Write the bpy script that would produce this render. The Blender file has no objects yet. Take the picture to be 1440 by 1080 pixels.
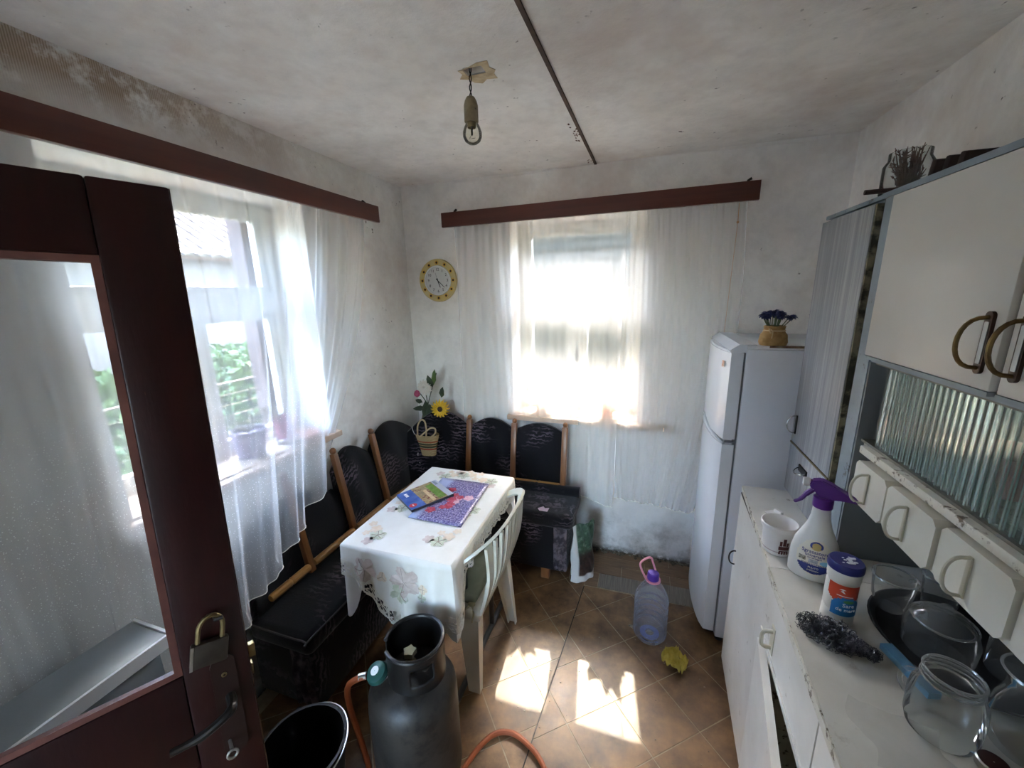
import bpy, bmesh, math, random
from math import sin, cos, pi, radians, sqrt, atan2
from mathutils import Vector, Matrix
random.seed(7)
S = bpy.context.scene
COL = S.collection

# ---------------------------------------------------------------- camera
cam = bpy.data.cameras.new('camera')
cam.sensor_width = 36.0
cam.lens = 553.06 / 1440 * 36.0
cam.clip_start = 0.02
co = bpy.data.objects.new('camera', cam); COL.objects.link(co)
yaw, pitch, roll = radians(-18.49935), radians(13.23615), radians(-1.35980)
fw = Vector((sin(yaw)*cos(pitch), cos(yaw)*cos(pitch), -sin(pitch)))
rt = Vector((cos(yaw), -sin(yaw), 0)); up = rt.cross(fw)
r2 = rt*cos(roll) + up*sin(roll); u2 = -rt*sin(roll) + up*cos(roll)
co.matrix_world = Matrix(((r2.x, u2.x, -fw.x, 0), (r2.y, u2.y, -fw.y, 0), (r2.z, u2.z, -fw.z, 1.65), (0, 0, 0, 1)))
S.camera = co

# ---------------------------------------------------------------- world, sun, exposure
SKY = 1.45
SUN = 2.6
EXPO = 2.6
w = bpy.data.worlds.new('sky'); S.world = w; w.use_nodes = True
wn = w.node_tree.nodes; wl = w.node_tree.links
bg = wn['Background']
sky = wn.new('ShaderNodeTexSky'); sky.sky_type = 'NISHITA'; sky.sun_disc = False
sky.sun_elevation = radians(48.2); sky.sun_rotation = radians(-6.9)
sky.air_density = 1.0; sky.dust_density = 3.0
wl.new(sky.outputs[0], bg.inputs[0]); bg.inputs[1].default_value = SKY
sl = bpy.data.lights.new('sun', 'SUN'); sl.energy = SUN; sl.angle = radians(0.6); sl.color = (1, .90, .72)
so = bpy.data.objects.new('sun', sl); COL.objects.link(so)
so.rotation_euler = Vector((.161, -1.34, -1.509)).to_track_quat('-Z', 'Y').to_euler()
S.view_settings.view_transform = 'Standard'; S.view_settings.look = 'None'
S.view_settings.gamma = 1.0; S.view_settings.use_curve_mapping = False
S.view_settings.exposure = EXPO
cy = S.cycles
cy.max_bounces = 12; cy.diffuse_bounces = 7; cy.glossy_bounces = 4; cy.transmission_bounces = 8
cy.transparent_max_bounces = 40; cy.caustics_reflective = False; cy.caustics_refractive = False
cy.use_denoising = True

# ---------------------------------------------------------------- materials
def lin(h):
    if isinstance(h, str):
        h = h.lstrip('#'); v = [int(h[i:i+2], 16)/255 for i in (0, 2, 4)]
        return tuple((c/12.92 if c <= .04045 else ((c+.055)/1.055)**2.4) for c in v)
    return tuple(h)
MATS = {}
def new(name):
    m = bpy.data.materials.new(name); m.use_nodes = True
    return m, m.node_tree.nodes, m.node_tree.links, m.node_tree.nodes['Principled BSDF']
def coords(n, l, scale=(1, 1, 1), kind='Object'):
    tc = n.new('ShaderNodeTexCoord'); mp = n.new('ShaderNodeMapping'); mp.inputs['Scale'].default_value = scale
    l.new(tc.outputs[kind], mp.inputs[0]); return mp.outputs[0]
def noise(n, l, vec, scale, detail=4, rough=.6):
    t = n.new('ShaderNodeTexNoise'); t.inputs['Scale'].default_value = scale
    t.inputs['Detail'].default_value = detail; t.inputs['Roughness'].default_value = rough
    l.new(vec, t.inputs['Vector']); return t.outputs[0]
def ramp(n, l, fac, stops):
    r = n.new('ShaderNodeValToRGB'); e = r.color_ramp.elements
    while len(e) < len(stops): e.new(.5)
    for i, (p, c) in enumerate(stops):
        e[i].position = p; e[i].color = (*lin(c), 1)
    l.new(fac, r.inputs[0]); return r.outputs[0]
def mixc(n, l, fac, a, b, mode='MIX'):
    m = n.new('ShaderNodeMix'); m.data_type = 'RGBA'; m.blend_type = mode
    for sock, v in ((m.inputs[0], fac), (m.inputs[6], a), (m.inputs[7], b)):
        if isinstance(v, (int, float)): sock.default_value = v
        elif isinstance(v, (str, tuple)): sock.default_value = (*lin(v), 1)
        else: l.new(v, sock)
    return m.outputs[2]
def bump(n, l, b, h, strength=.3, dist=.01):
    bp = n.new('ShaderNodeBump'); bp.inputs['Strength'].default_value = strength; bp.inputs['Distance'].default_value = dist
    l.new(h, bp.inputs['Height']); l.new(bp.outputs[0], b.inputs['Normal'])
def M(name, c, rough=.6, metal=0, c2=None, ns=8, lo=.35, hi=.65, bs=0, bd=.004, bscale=None, scale=(1, 1, 1), coat=0, sheen=0, spec=None, dirt=None, dns=30, dlo=.6, dhi=.7):
    if name in MATS: return MATS[name]
    m, n, l, b = new(name)
    b.inputs['Roughness'].default_value = rough; b.inputs['Metallic'].default_value = metal
    if spec is not None: b.inputs['Specular IOR Level'].default_value = spec
    if coat: b.inputs['Coat Weight'].default_value = coat
    if sheen: b.inputs['Sheen Weight'].default_value = sheen; b.inputs['Sheen Roughness'].default_value = .4
    b.inputs['Base Color'].default_value = (*lin(c), 1)
    v = coords(n, l, scale); col = None
    if c2 is not None:
        col = ramp(n, l, noise(n, l, v, ns), [(lo, c), (hi, c2)])
    if dirt is not None:
        d = ramp(n, l, noise(n, l, v, dns, 6, .7), [(dlo, (0, 0, 0)), (dhi, (1, 1, 1))])
        col = mixc(n, l, d, col if col is not None else c, dirt)
    if col is not None: l.new(col, b.inputs['Base Color'])
    if bs: bump(n, l, b, noise(n, l, v, bscale or ns*3, 5), bs, bd)
    MATS[name] = m; return m

def plaster(name, base, dark, stain, zlo, zhi, floor_dirt=False, reed=False):
    m, n, l, b = new(name); b.inputs['Roughness'].default_value = .9
    b.inputs['Specular IOR Level'].default_value = .2
    v = coords(n, l)
    big = ramp(n, l, noise(n, l, v, 2.2, 6, .65), [(.35, dark), (.6, base)])
    sm = ramp(n, l, noise(n, l, v, 14, 5, .7), [(.3, (.90, .90, .90)), (.55, (1, 1, 1))])
    col = mixc(n, l, 1.0, big, sm, 'MULTIPLY')
    spots = ramp(n, l, noise(n, l, v, 42, 2, .5), [(.70, (0, 0, 0)), (.76, (1, 1, 1))])
    gate = ramp(n, l, noise(n, l, v, 3.1, 2, .5), [(.5, (0, 0, 0)), (.62, (1, 1, 1))])
    sg = mixc(n, l, 1.0, spots, gate, 'MULTIPLY')
    col = mixc(n, l, sg, col, '#6a6560')
    st_ = ramp(n, l, noise(n, l, v, 1.3, 5, .7), [(.5, (0, 0, 0)), (.66, (.55, .55, .55))])
    col = mixc(n, l, st_, col, '#c9bab0')
    sep = n.new('ShaderNodeSeparateXYZ'); l.new(v, sep.inputs[0])
    h = noise(n, l, v, 60, 4)
    if reed:
        mr = n.new('ShaderNodeMapRange'); mr.inputs[1].default_value = zlo; mr.inputs[2].default_value = zhi
        l.new(sep.outputs[2], mr.inputs[0])
        my = n.new('ShaderNodeMapRange'); my.inputs[1].default_value = 1.75; my.inputs[2].default_value = .9
        l.new(sep.outputs[1], my.inputs[0])
        wv = n.new('ShaderNodeTexWave'); wv.wave_type = 'BANDS'; wv.bands_direction = 'Y'
        wv.inputs['Scale'].default_value = 60; wv.inputs['Distortion'].default_value = .6; l.new(v, wv.inputs[0])
        a = n.new('ShaderNodeMath'); a.operation = 'MULTIPLY'; l.new(mr.outputs[0], a.inputs[0]); l.new(my.outputs[0], a.inputs[1])
        nz = noise(n, l, v, 9, 6, .7)
        s2 = n.new('ShaderNodeMath'); s2.operation = 'MULTIPLY'; l.new(a.outputs[0], s2.inputs[0])
        rr = ramp(n, l, nz, [(.4, (0, 0, 0)), (.52, (1, 1, 1))]); l.new(rr, s2.inputs[1])
        reedc = ramp(n, l, wv.outputs[0], [(.2, '#9a8977'), (.7, '#b9aa98')])
        col = mixc(n, l, s2.outputs[0], col, reedc)
        mh = n.new('ShaderNodeMath'); mh.operation = 'MULTIPLY'; l.new(s2.outputs[0], mh.inputs[0]); l.new(wv.outputs[0], mh.inputs[1])
        ad = n.new('ShaderNodeMath'); ad.operation = 'ADD'; l.new(mh.outputs[0], ad.inputs[0]); l.new(h, ad.inputs[1]); h = ad.outputs[0]
        # small dark holes where the skim coat fell away
        vo = n.new('ShaderNodeTexVoronoi'); vo.inputs['Scale'].default_value = 75; l.new(v, vo.inputs['Vector'])
        hole = ramp(n, l, vo.outputs['Distance'], [(.16, (1, 1, 1)), (.26, (0, 0, 0))])
        g2 = ramp(n, l, noise(n, l, v, 6.3, 3), [(.53, (0, 0, 0)), (.6, (1, 1, 1))])
        hm = mixc(n, l, 1.0, hole, g2, 'MULTIPLY'); hm2 = mixc(n, l, 1.0, hm, mr.outputs[0], 'MULTIPLY')
        hm3 = mixc(n, l, 1.0, hm2, my.outputs[0], 'MULTIPLY')
        col = mixc(n, l, hm3, col, '#4c4640')
    if floor_dirt:
        mr = n.new('ShaderNodeMapRange'); mr.inputs[1].default_value = .42; mr.inputs[2].default_value = .02
        l.new(sep.outputs[2], mr.inputs[0])
        nz = ramp(n, l, noise(n, l, v, 7, 6, .7), [(.42, (0, 0, 0)), (.66, (1, 1, 1))])
        f = mixc(n, l, 1.0, nz, mr.outputs[0], 'MULTIPLY')
        col = mixc(n, l, f, col, stain)
        mr2 = n.new('ShaderNodeMapRange'); mr2.inputs[1].default_value = .05; mr2.inputs[2].default_value = .0
        l.new(sep.outputs[2], mr2.inputs[0])
        nz2 = ramp(n, l, noise(n, l, v, 30, 6, .7), [(.35, (0, 0, 0)), (.5, (1, 1, 1))])
        f2 = mixc(n, l, 1.0, nz2, mr2.outputs[0], 'MULTIPLY')
        col = mixc(n, l, f2, col, '#4a4236')
    l.new(col, b.inputs['Base Color'])
    bump(n, l, b, h, .25, .006)
    MATS[name] = m; return m

def glass_mat(name, tint=(.96, .98, .97), blend=.12, rough=.02, haze=0, hazec=(.8, .8, .8)):
    if name in MATS: return MATS[name]
    m = bpy.data.materials.new(name); m.use_nodes = True; n = m.node_tree.nodes; l = m.node_tree.links
    for x in list(n): n.remove(x)
    o = n.new('ShaderNodeOutputMaterial'); t = n.new('ShaderNodeBsdfTransparent'); g = n.new('ShaderNodeBsdfGlossy')
    lw = n.new('ShaderNodeLayerWeight'); lw.inputs[0].default_value = blend
    t.inputs[0].default_value = (*tint, 1); g.inputs['Roughness'].default_value = rough
    mx = n.new('ShaderNodeMixShader'); l.new(lw.outputs['Fresnel'], mx.inputs[0]); l.new(t.outputs[0], mx.inputs[1]); l.new(g.outputs[0], mx.inputs[2])
    out = mx.outputs[0]
    if haze:
        d = n.new('ShaderNodeBsdfDiffuse'); d.inputs[0].default_value = (*hazec, 1)
        tl = n.new('ShaderNodeBsdfTranslucent'); tl.inputs[0].default_value = (*hazec, 1)
        a = n.new('ShaderNodeMixShader'); l.new(d.outputs[0], a.inputs[1]); l.new(tl.outputs[0], a.inputs[2])
        m2 = n.new('ShaderNodeMixShader')
        v = coords(n, l); nz = noise(n, l, v, 9, 5)
        mm = n.new('ShaderNodeMath'); mm.operation = 'MULTIPLY'; mm.inputs[1].default_value = haze*2; l.new(nz, mm.inputs[0])
        l.new(mm.outputs[0], m2.inputs[0]); l.new(out, m2.inputs[1]); l.new(a.outputs[0], m2.inputs[2]); out = m2.outputs[0]
    l.new(out, o.inputs[0]); MATS[name] = m; return m
def cloth_mat(name, c, density, trans=.55, weave=0, lo=0):
    """woven cloth: a share of holes between the threads, the threads both reflect and pass light"""
    m = bpy.data.materials.new(name); m.use_nodes = True; n = m.node_tree.nodes; l = m.node_tree.links
    for x in list(n): n.remove(x)
    o = n.new('ShaderNodeOutputMaterial'); t = n.new('ShaderNodeBsdfTransparent')
    d = n.new('ShaderNodeBsdfDiffuse'); d.inputs[0].default_value = (*lin(c), 1)
    tl = n.new('ShaderNodeBsdfTranslucent'); tl.inputs[0].default_value = (*lin(c), 1)
    a = n.new('ShaderNodeMixShader'); a.inputs[0].default_value = trans
    l.new(d.outputs[0], a.inputs[1]); l.new(tl.outputs[0], a.inputs[2])
    mx = n.new('ShaderNodeMixShader')
    v = coords(n, l)
    vv = n.new('ShaderNodeValue'); vv.outputs[0].default_value = density; fac = vv.outputs[0]
    if weave:   # dotted pattern woven into the lower part of the net
        vo = n.new('ShaderNodeTexVoronoi'); vo.inputs['Scale'].default_value = 150; l.new(v, vo.inputs['Vector'])
        dt = n.new('ShaderNodeMapRange'); dt.inputs[1].default_value = .22; dt.inputs[2].default_value = .12; dt.inputs[4].default_value = .25; l.new(vo.outputs['Distance'], dt.inputs[0])
        sep = n.new('ShaderNodeSeparateXYZ'); l.new(v, sep.inputs[0])
        zz = n.new('ShaderNodeMapRange'); zz.inputs[1].default_value = 1.15; zz.inputs[2].default_value = .8; l.new(sep.outputs[2], zz.inputs[0])
        mu = n.new('ShaderNodeMath'); mu.operation = 'MULTIPLY'; l.new(dt.outputs[0], mu.inputs[0]); l.new(zz.outputs[0], mu.inputs[1])
        ad = n.new('ShaderNodeMath'); ad.operation = 'ADD'; l.new(fac, ad.inputs[0]); l.new(mu.outputs[0], ad.inputs[1]); fac = ad.outputs[0]
    l.new(fac, mx.inputs[0]); l.new(t.outputs[0], mx.inputs[1]); l.new(a.outputs[0], mx.inputs[2])
    l.new(mx.outputs[0], o.inputs[0]); MATS[name] = m; return m

wall_m = plaster('wall_plaster', '#eeebe7', '#dfdbd6', '#8f8a80', 0, 1, floor_dirt=True)
wall_left_m = plaster('wall_plaster_reed', '#ebeae5', '#d9d7d1', '#8f8a80', 2.15, 2.23, floor_dirt=True, reed=True)
ceil_m = plaster('ceiling_limewash', '#efece7', '#dedad4', '#8f8a80', 0, 1)
white_paint = M('white_paint', '#d8d6cf', .38, c2='#cbc8bf', ns=5, dirt='#8a8474', dns=22, dlo=.64, dhi=.72, bs=.05)
worn_white = M('worn_white_paint', '#d5d2c6', .45, c2='#bdb9a8', ns=9, dirt='#5c4e3a', dns=35, dlo=.55, dhi=.62)
window_paint = M('window_paint', '#e3e2da', .45, c2='#d6d4ca', ns=6)
sill_m = M('sill_terracotta_paint', '#c9b4a0', .6, c2='#b79c88', ns=10)
brown_board = M('brown_laminate', '#4a221a', .35, c2='#5a2c20', ns=2, scale=(1, 1, 14), bs=.03)
door_m = M('oxblood_door_paint', '#250908', .36, c2='#1b0606', spec=.3, ns=4, scale=(6, 6, 1), bs=.12, bd=.003, bscale=30, dirt='#6b4a34', dns=18, dlo=.70, dhi=.74)
door_edge_m = M('worn_door_edge', '#3a1a12', .6, c2='#6b4a2e', ns=9, lo=.45, hi=.6, dirt='#1b0d09', dns=22)
bead_m = M('glazing_bead_paint', '#5e342a', .5, c2='#48231c', ns=12)
brass_m = M('worn_brass', '#8a7a55', .35, .9, c2='#6a5a3c', ns=30)
steel_m = M('bright_steel', '#b9b8b2', .28, 1)
dark_steel = M('dark_steel', '#3a3632', .4, .8, c2='#2a2724', ns=20)
dark_iron = M('dark_iron_plate', '#2a1a16', .4, .5)
black_m = M('near_black', '#0c0b0b', .6)
velvet = None
pine_m = M('varnished_pine', '#8a5b33', .35, c2='#6f4526', ns=3, scale=(9, 9, 1), bs=.05)
rail_m = M('pale_varnished_rail', '#a5763c', .33, c2='#8b5f2d', ns=3, scale=(1, 1, 9))
plastic_w = M('garden_chair_plastic', '#d9d6c8', .32, c2='#cfcbb9', ns=5, coat=.2)
green_cush = M('sage_cushion_cloth', '#8a9484', .85, c2='#7c8776', ns=12, bs=.2, bscale=120)
fridge_m = M('fridge_enamel', '#dcdfe2', .25, c2='#d2d5d9', ns=2, coat=.3)
fridge_side = M('fridge_side_enamel', '#e0e3e8', .4, c2='#d9dce2', ns=3)
gasket_m = M('grey_gasket', '#6d7176', .6)
rust_m = M('rust', '#5b3a24', .9, c2='#8a7a66', ns=40)
sheer = cloth_mat('sheer_net', '#f4f4f6', .30, .55)
sheer_b = cloth_mat('sheer_net_back', '#f6f3f1', .30, .5)
sheer_d = cloth_mat('sheer_net_dotted', '#eeeeee', .30, .5, weave=1)
oil_m = M('white_undercloth', '#e4e2dc', .75, bs=.08, bscale=60, ns=20)
emb_m = M('ivory_linen', '#e8e5dc', .85, c2='#dfdbd0', ns=7, bs=.12, bscale=250)
lace_m = M('ivory_lace', '#e0dccf', .9, bs=.3, bscale=180)
glass_pane = glass_mat('window_glass', (.97, .985, .98), .05, .01)
door_glass = glass_mat('door_glass', (.91, .92, .91), .10, .01)
def reeded():
    m = bpy.data.materials.new('reeded_glass'); m.use_nodes = True; n = m.node_tree.nodes; l = m.node_tree.links
    for x in list(n): n.remove(x)
    o = n.new('ShaderNodeOutputMaterial'); t = n.new('ShaderNodeBsdfTransparent'); t.inputs[0].default_value = (.84, .93, .90, 1)
    g = n.new('ShaderNodeBsdfGlossy'); g.inputs['Roughness'].default_value = .09
    lw = n.new('ShaderNodeLayerWeight'); lw.inputs[0].default_value = .16
    mx = n.new('ShaderNodeMixShader'); l.new(lw.outputs['Fresnel'], mx.inputs[0]); l.new(t.outputs[0], mx.inputs[1]); l.new(g.outputs[0], mx.inputs[2])
    d = n.new('ShaderNodeBsdfDiffuse'); d.inputs[0].default_value = (.46, .58, .55, 1)
    tc = n.new('ShaderNodeTexCoord'); sp = n.new('ShaderNodeSeparateXYZ'); l.new(tc.outputs['Object'], sp.inputs[0])
    mu = n.new('ShaderNodeMath'); mu.operation = 'MULTIPLY'; mu.inputs[1].default_value = 2*pi/.020; l.new(sp.outputs[1], mu.inputs[0])
    sn = n.new('ShaderNodeMath'); sn.operation = 'SINE'; l.new(mu.outputs[0], sn.inputs[0])
    mr = n.new('ShaderNodeMapRange'); mr.inputs[1].default_value = .2; mr.inputs[2].default_value = 1; mr.inputs[3].default_value = .10; mr.inputs[4].default_value = .42; l.new(sn.outputs[0], mr.inputs[0])
    m2 = n.new('ShaderNodeMixShader'); l.new(mr.outputs[0], m2.inputs[0]); l.new(mx.outputs[0], m2.inputs[1]); l.new(d.outputs[0], m2.inputs[2])
    l.new(m2.outputs[0], o.inputs[0]); return m
reed_glass = reeded()
jar_glass = glass_mat('jar_glass', (.95, .965, .96), .13, .03, .06, (.8, .8, .78))
rim_glass = glass_mat('thick_rim_glass', (.9, .92, .91), .35, .05, .25, (.75, .77, .75))
bottle_pet = glass_mat('clear_bottle_plastic', (.90, .92, .97), .22, .06, .20, (.82, .84, .95))
water_m = glass_mat('water_fill', (.93, .95, .98), .05, .02)
grey_lam = None
bluegrey = M('blue_grey_edge_paint', '#8b98a0', .45, c2='#7b878e', ns=6, dirt='#4a4538', dns=20, dlo=.6, dhi=.68)
dark_panel = M('dark_back_panel', '#808280', .55, c2='#6e7070', ns=2)

def velvet_mat():
    m, n, l, b = new('black_patterned_velvet'); b.inputs['Roughness'].default_value = .85
    b.inputs['Sheen Weight'].default_value = .25; b.inputs['Sheen Roughness'].default_value = .5
    b.inputs['Specular IOR Level'].default_value = .15
    v = coords(n, l, (1, 1, 1))
    vo = n.new('ShaderNodeTexVoronoi'); vo.inputs['Scale'].default_value = 4.2; l.new(v, vo.inputs['Vector'])
    wv = n.new('ShaderNodeTexWave'); wv.wave_type = 'RINGS'; wv.inputs['Scale'].default_value = 14; wv.inputs['Distortion'].default_value = 7; wv.inputs['Detail Scale'].default_value = 2.5
    l.new(v, wv.inputs[0])
    g = ramp(n, l, vo.outputs['Distance'], [(.40, (1, 1, 1)), (.62, (0, 0, 0))])
    w2 = ramp(n, l, wv.outputs[0], [(.5, (0, 0, 0)), (.75, (1, 1, 1))])
    nz = ramp(n, l, noise(n, l, v, 5, 3), [(.44, (0, 0, 0)), (.58, (1, 1, 1))])
    f = mixc(n, l, 1.0, mixc(n, l, 1.0, g, w2, 'MULTIPLY'), nz, 'MULTIPLY')
    col = mixc(n, l, f, '#0e0d12', '#5f535c')
    l.new(col, b.inputs['Base Color']); bump(n, l, b, noise(n, l, v, 160, 3), .3, .003)
    return m
velvet = velvet_mat()
velvet2 = M('taupe_patterned_velvet', '#3a3438', .85, c2='#6a5f63', ns=22, lo=.45, hi=.6, bs=.4, bscale=60, spec=.15)
def streak_mat():
    m, n, l, b = new('grey_streaked_laminate'); b.inputs['Roughness'].default_value = .42
    v = coords(n, l, (48, 48, .9))
    c = ramp(n, l, noise(n, l, v, 1.6, 7, .75), [(.3, '#74777b'), (.52, '#94979a'), (.72, '#bcbdbc')])
    l.new(c, b.inputs['Base Color']); bump(n, l, b, noise(n, l, v, 1.6, 7, .75), .12, .002); return m
grey_lam = streak_mat()
def tile_mat():
    m, n, l, b = new('brown_mottled_tile'); b.inputs['Roughness'].default_value = .33
    v = coords(n, l)
    c = ramp(n, l, noise(n, l, v, 7, 8, .68), [(.34, '#44301f'), (.48, '#6e5236'), (.62, '#8c6b47')])
    oi = n.new('ShaderNodeObjectInfo')
    c = mixc(n, l, mixc(n, l, .75, oi.outputs['Random'], (0, 0, 0)), c, '#6b5138')
    rd = ramp(n, l, noise(n, l, v, 26, 6, .7), [(.6, (0, 0, 0)), (.75, (1, 1, 1))])
    c = mixc(n, l, mixc(n, l, .6, rd, (0, 0, 0)), c, '#4a3a2a')
    l.new(c, b.inputs['Base Color'])
    r = n.new('ShaderNodeMapRange'); r.inputs[3].default_value = .28; r.inputs[4].default_value = .55
    l.new(noise(n, l, v, 11, 5), r.inputs[0]); l.new(r.outputs[0], b.inputs['Roughness'])
    bump(n, l, b, noise(n, l, v, 60, 4), .08, .002); return m
tile_m = tile_mat()
grout_m = M('cream_grout', '#a89a80', .8, c2='#8a7c64', ns=18)
slit_m = M('dirt_in_seam', '#231c15', .9)
plank_a = M('brown_plank_print', '#6d5640', .5, c2='#86694c', ns=4, scale=(2, 22, 2))
plank_b = M('grey_ribbed_strip', '#8c857b', .75, c2='#6f6960', ns=3, scale=(60, 2, 2))

# ---------------------------------------------------------------- mesh builder
class MB:
    def __init__(s): s.v = []; s.f = []
    def add(s, vs, fs):
        o = len(s.v); s.v += [tuple(p) for p in vs]; s.f += [tuple(i+o for i in f) for f in fs]; return s
    def box(s, c, d, bev=0, rot=None, seg=2):
        bm = bmesh.new(); bmesh.ops.create_cube(bm, size=1.0)
        for p in bm.verts: p.co = Vector((p.co.x*d[0], p.co.y*d[1], p.co.z*d[2]))
        if bev: bmesh.ops.bevel(bm, geom=list(bm.edges), offset=bev, segments=seg, profile=.5, affect='EDGES')
        R = rot if rot is not None else Matrix.Identity(3)
        bm.verts.index_update()
        s.add([R @ p.co + Vector(c) for p in bm.verts], [[q.index for q in f.verts] for f in bm.faces]); bm.free(); return s
    def span(s, a, b, bev=0):
        return s.box([(a[i]+b[i])/2 for i in range(3)], [abs(b[i]-a[i]) for i in range(3)], bev)
    def tube(s, pts, r, n=8, cap=True, closed=False):
        pts = [Vector(p) for p in pts]; k = len(pts); rs = r if isinstance(r, (list, tuple)) else [r]*k
        rings = []; prev = None
        for i in range(k):
            if closed: t = pts[(i+1) % k] - pts[i-1]
            else: t = pts[min(i+1, k-1)] - pts[max(i-1, 0)]
            t.normalize()
            if prev is None:
                a = Vector((0, 0, 1)) if abs(t.z) < .9 else Vector((1, 0, 0)); u = t.cross(a).normalized()
            else:
                u = prev - t*prev.dot(t); u.normalize()
            prev = u; w_ = t.cross(u)
            rings.append([pts[i] + (u*cos(2*pi*j/n) + w_*sin(2*pi*j/n))*rs[i] for j in range(n)])
        o = len(s.v); s.v += [tuple(p) for rg in rings for p in rg]
        for i in range(k if closed else k-1):
            for j in range(n):
                a = o+i*n+j; b = o+i*n+(j+1) % n; c = o+((i+1) % k)*n+(j+1) % n; d = o+((i+1) % k)*n+j
                s.f.append((a, b, c, d))
        if cap and not closed:
            s.f.append(tuple(o+j for j in reversed(range(n)))); s.f.append(tuple(o+(k-1)*n+j for j in range(n)))
        return s
    def lathe(s, prof, c=(0, 0, 0), n=24, sx=1, sy=1, a0=0, a1=2*pi, cap=False):
        full = abs(a1-a0-2*pi) < 1e-6; m = n if full else n+1; o = len(s.v)
        for (r, z) in prof:
            for j in range(m):
                a = a0+(a1-a0)*j/n; s.v.append((c[0]+r*sx*cos(a), c[1]+r*sy*sin(a), c[2]+z))
        for i in range(len(prof)-1):
            for j in range(n):
                a = o+i*m+j; b = o+i*m+(j+1) % m; s.f.append((a, b, b+m, a+m))
        if cap:
            s.f.append(tuple(o+j for j in reversed(range(m)))); s.f.append(tuple(o+(len(prof)-1)*m+j for j in range(m)))
        return s
    def grid(s, fn, nu, nv, skip=None):
        o = len(s.v)
        for i in range(nu+1):
            for j in range(nv+1): s.v.append(tuple(fn(i/nu, j/nv)))
        for i in range(nu):
            for j in range(nv):
                if skip and skip((i+.5)/nu, (j+.5)/nv): continue
                a = o+i*(nv+1)+j; s.f.append((a, a+nv+1, a+nv+2, a+1))
        return s
    def prism(s, poly, z0, z1, ax='z'):
        k = len(poly)
        def P(p, z): return {'z': (p[0], p[1], z), 'x': (z, p[0], p[1]), 'y': (p[0], z, p[1])}[ax]
        s.add([P(p, z0) for p in poly]+[P(p, z1) for p in poly],
              [tuple(reversed(range(k))), tuple(range(k, 2*k))]+[(i, (i+1) % k, k+(i+1) % k, k+i) for i in range(k)]); return s
    def ball(s, c, r, sc=(1, 1, 1), n=12, m=8):
        prof = [(max(1e-4, sin(pi*i/m)), -cos(pi*i/m)) for i in range(m+1)]; o = len(s.v)
        s.lathe([(p[0]*r, p[1]*r*sc[2]) for p in prof], c, n, sc[0], sc[1]); return s
    def xf(s, mtx, start=0):
        s.v = s.v[:start]+[tuple(mtx @ Vector(p)) for p in s.v[start:]]; return s

def wloc(o):
    p = Vector((0, 0, 0))
    while o is not None: p += o.location; o = o.parent
    return p
def obj(name, mb, mat, parent=None, smooth=35, local=False, label=None, solid=0, sub=0):
    me = bpy.data.meshes.new(name)
    vs = mb.v
    if parent is not None and not local:
        w0 = wloc(parent); vs = [(p[0]-w0.x, p[1]-w0.y, p[2]-w0.z) for p in vs]
    me.from_pydata(vs, [], mb.f); me.validate()
    bm = bmesh.new(); bm.from_mesh(me); bmesh.ops.recalc_face_normals(bm, faces=bm.faces); bm.to_mesh(me); bm.free()
    if smooth:
        for p in me.polygons: p.use_smooth = True
        me.set_sharp_from_angle(angle=radians(smooth))
    me.materials.append(mat)
    o = bpy.data.objects.new(name, me); COL.objects.link(o)
    if parent is not None: o.parent = parent
    if label: o['label'] = label
    if solid:
        md = o.modifiers.new('solid', 'SOLIDIFY'); md.thickness = solid; md.offset = 0
    if sub:
        md = o.modifiers.new('sub', 'SUBSURF'); md.levels = sub; md.render_levels = sub
    return o
def tag(o, label, cat, group=None):
    o['label'] = label; o['category'] = cat
    if group: o['group'] = group
    return o
def thing(name, label, cat, loc=(0, 0, 0), rotz=0, group=None):
    o = bpy.data.objects.new(name, None); COL.objects.link(o); o.empty_display_size = .05
    o.location = loc; o.rotation_euler = (0, 0, rotz); return tag(o, label, cat, group)
def struct(name, mb, mat, parent=None, **k):
    o = obj(name, mb, mat, parent, **k)
    if parent is None: o['kind'] = 'structure'
    return o
def text_mb(s, size, fn, depth=.0004, align='CENTER', sp=1.0):
    cu = bpy.data.curves.new('lettering', 'FONT'); cu.body = s; cu.size = size; cu.align_x = align; cu.align_y = 'CENTER'
    cu.extrude = depth; cu.space_character = sp; cu.resolution_u = 3
    t = bpy.data.objects.new('lettering', cu); COL.objects.link(t)
    bpy.context.view_layer.update()
    me = t.to_mesh(); mb = MB(); mb.add([fn(v.co) for v in me.vertices], [tuple(p.vertices) for p in me.polygons])
    t.to_mesh_clear(); bpy.data.objects.remove(t); bpy.data.curves.remove(cu); return mb
def lerp(a, b, t): return a+(b-a)*t
def pl(pts, t):
    """piecewise-linear through (t, value...)"""
    if t <= pts[0][0]: return Vector(pts[0][1:])
    for a, b in zip(pts, pts[1:]):
        if t <= b[0]:
            k = (t-a[0])/(b[0]-a[0]); return Vector(a[1:]).lerp(Vector(b[1:]), k)
    return Vector(pts[-1][1:])
def smooth_path(pts, n=8):
    P = [Vector(p) for p in pts]; out = []
    for i in range(len(P)-1):
        a = P[max(i-1, 0)]; b = P[i]; c = P[i+1]; d = P[min(i+2, len(P)-1)]
        for k in range(n):
            t = k/n
            out.append(.5*((2*b)+(c-a)*t+(2*a-5*b+4*c-d)*t*t+(3*b-a-3*c+d)*t**3))
    out.append(P[-1]); return out

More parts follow.
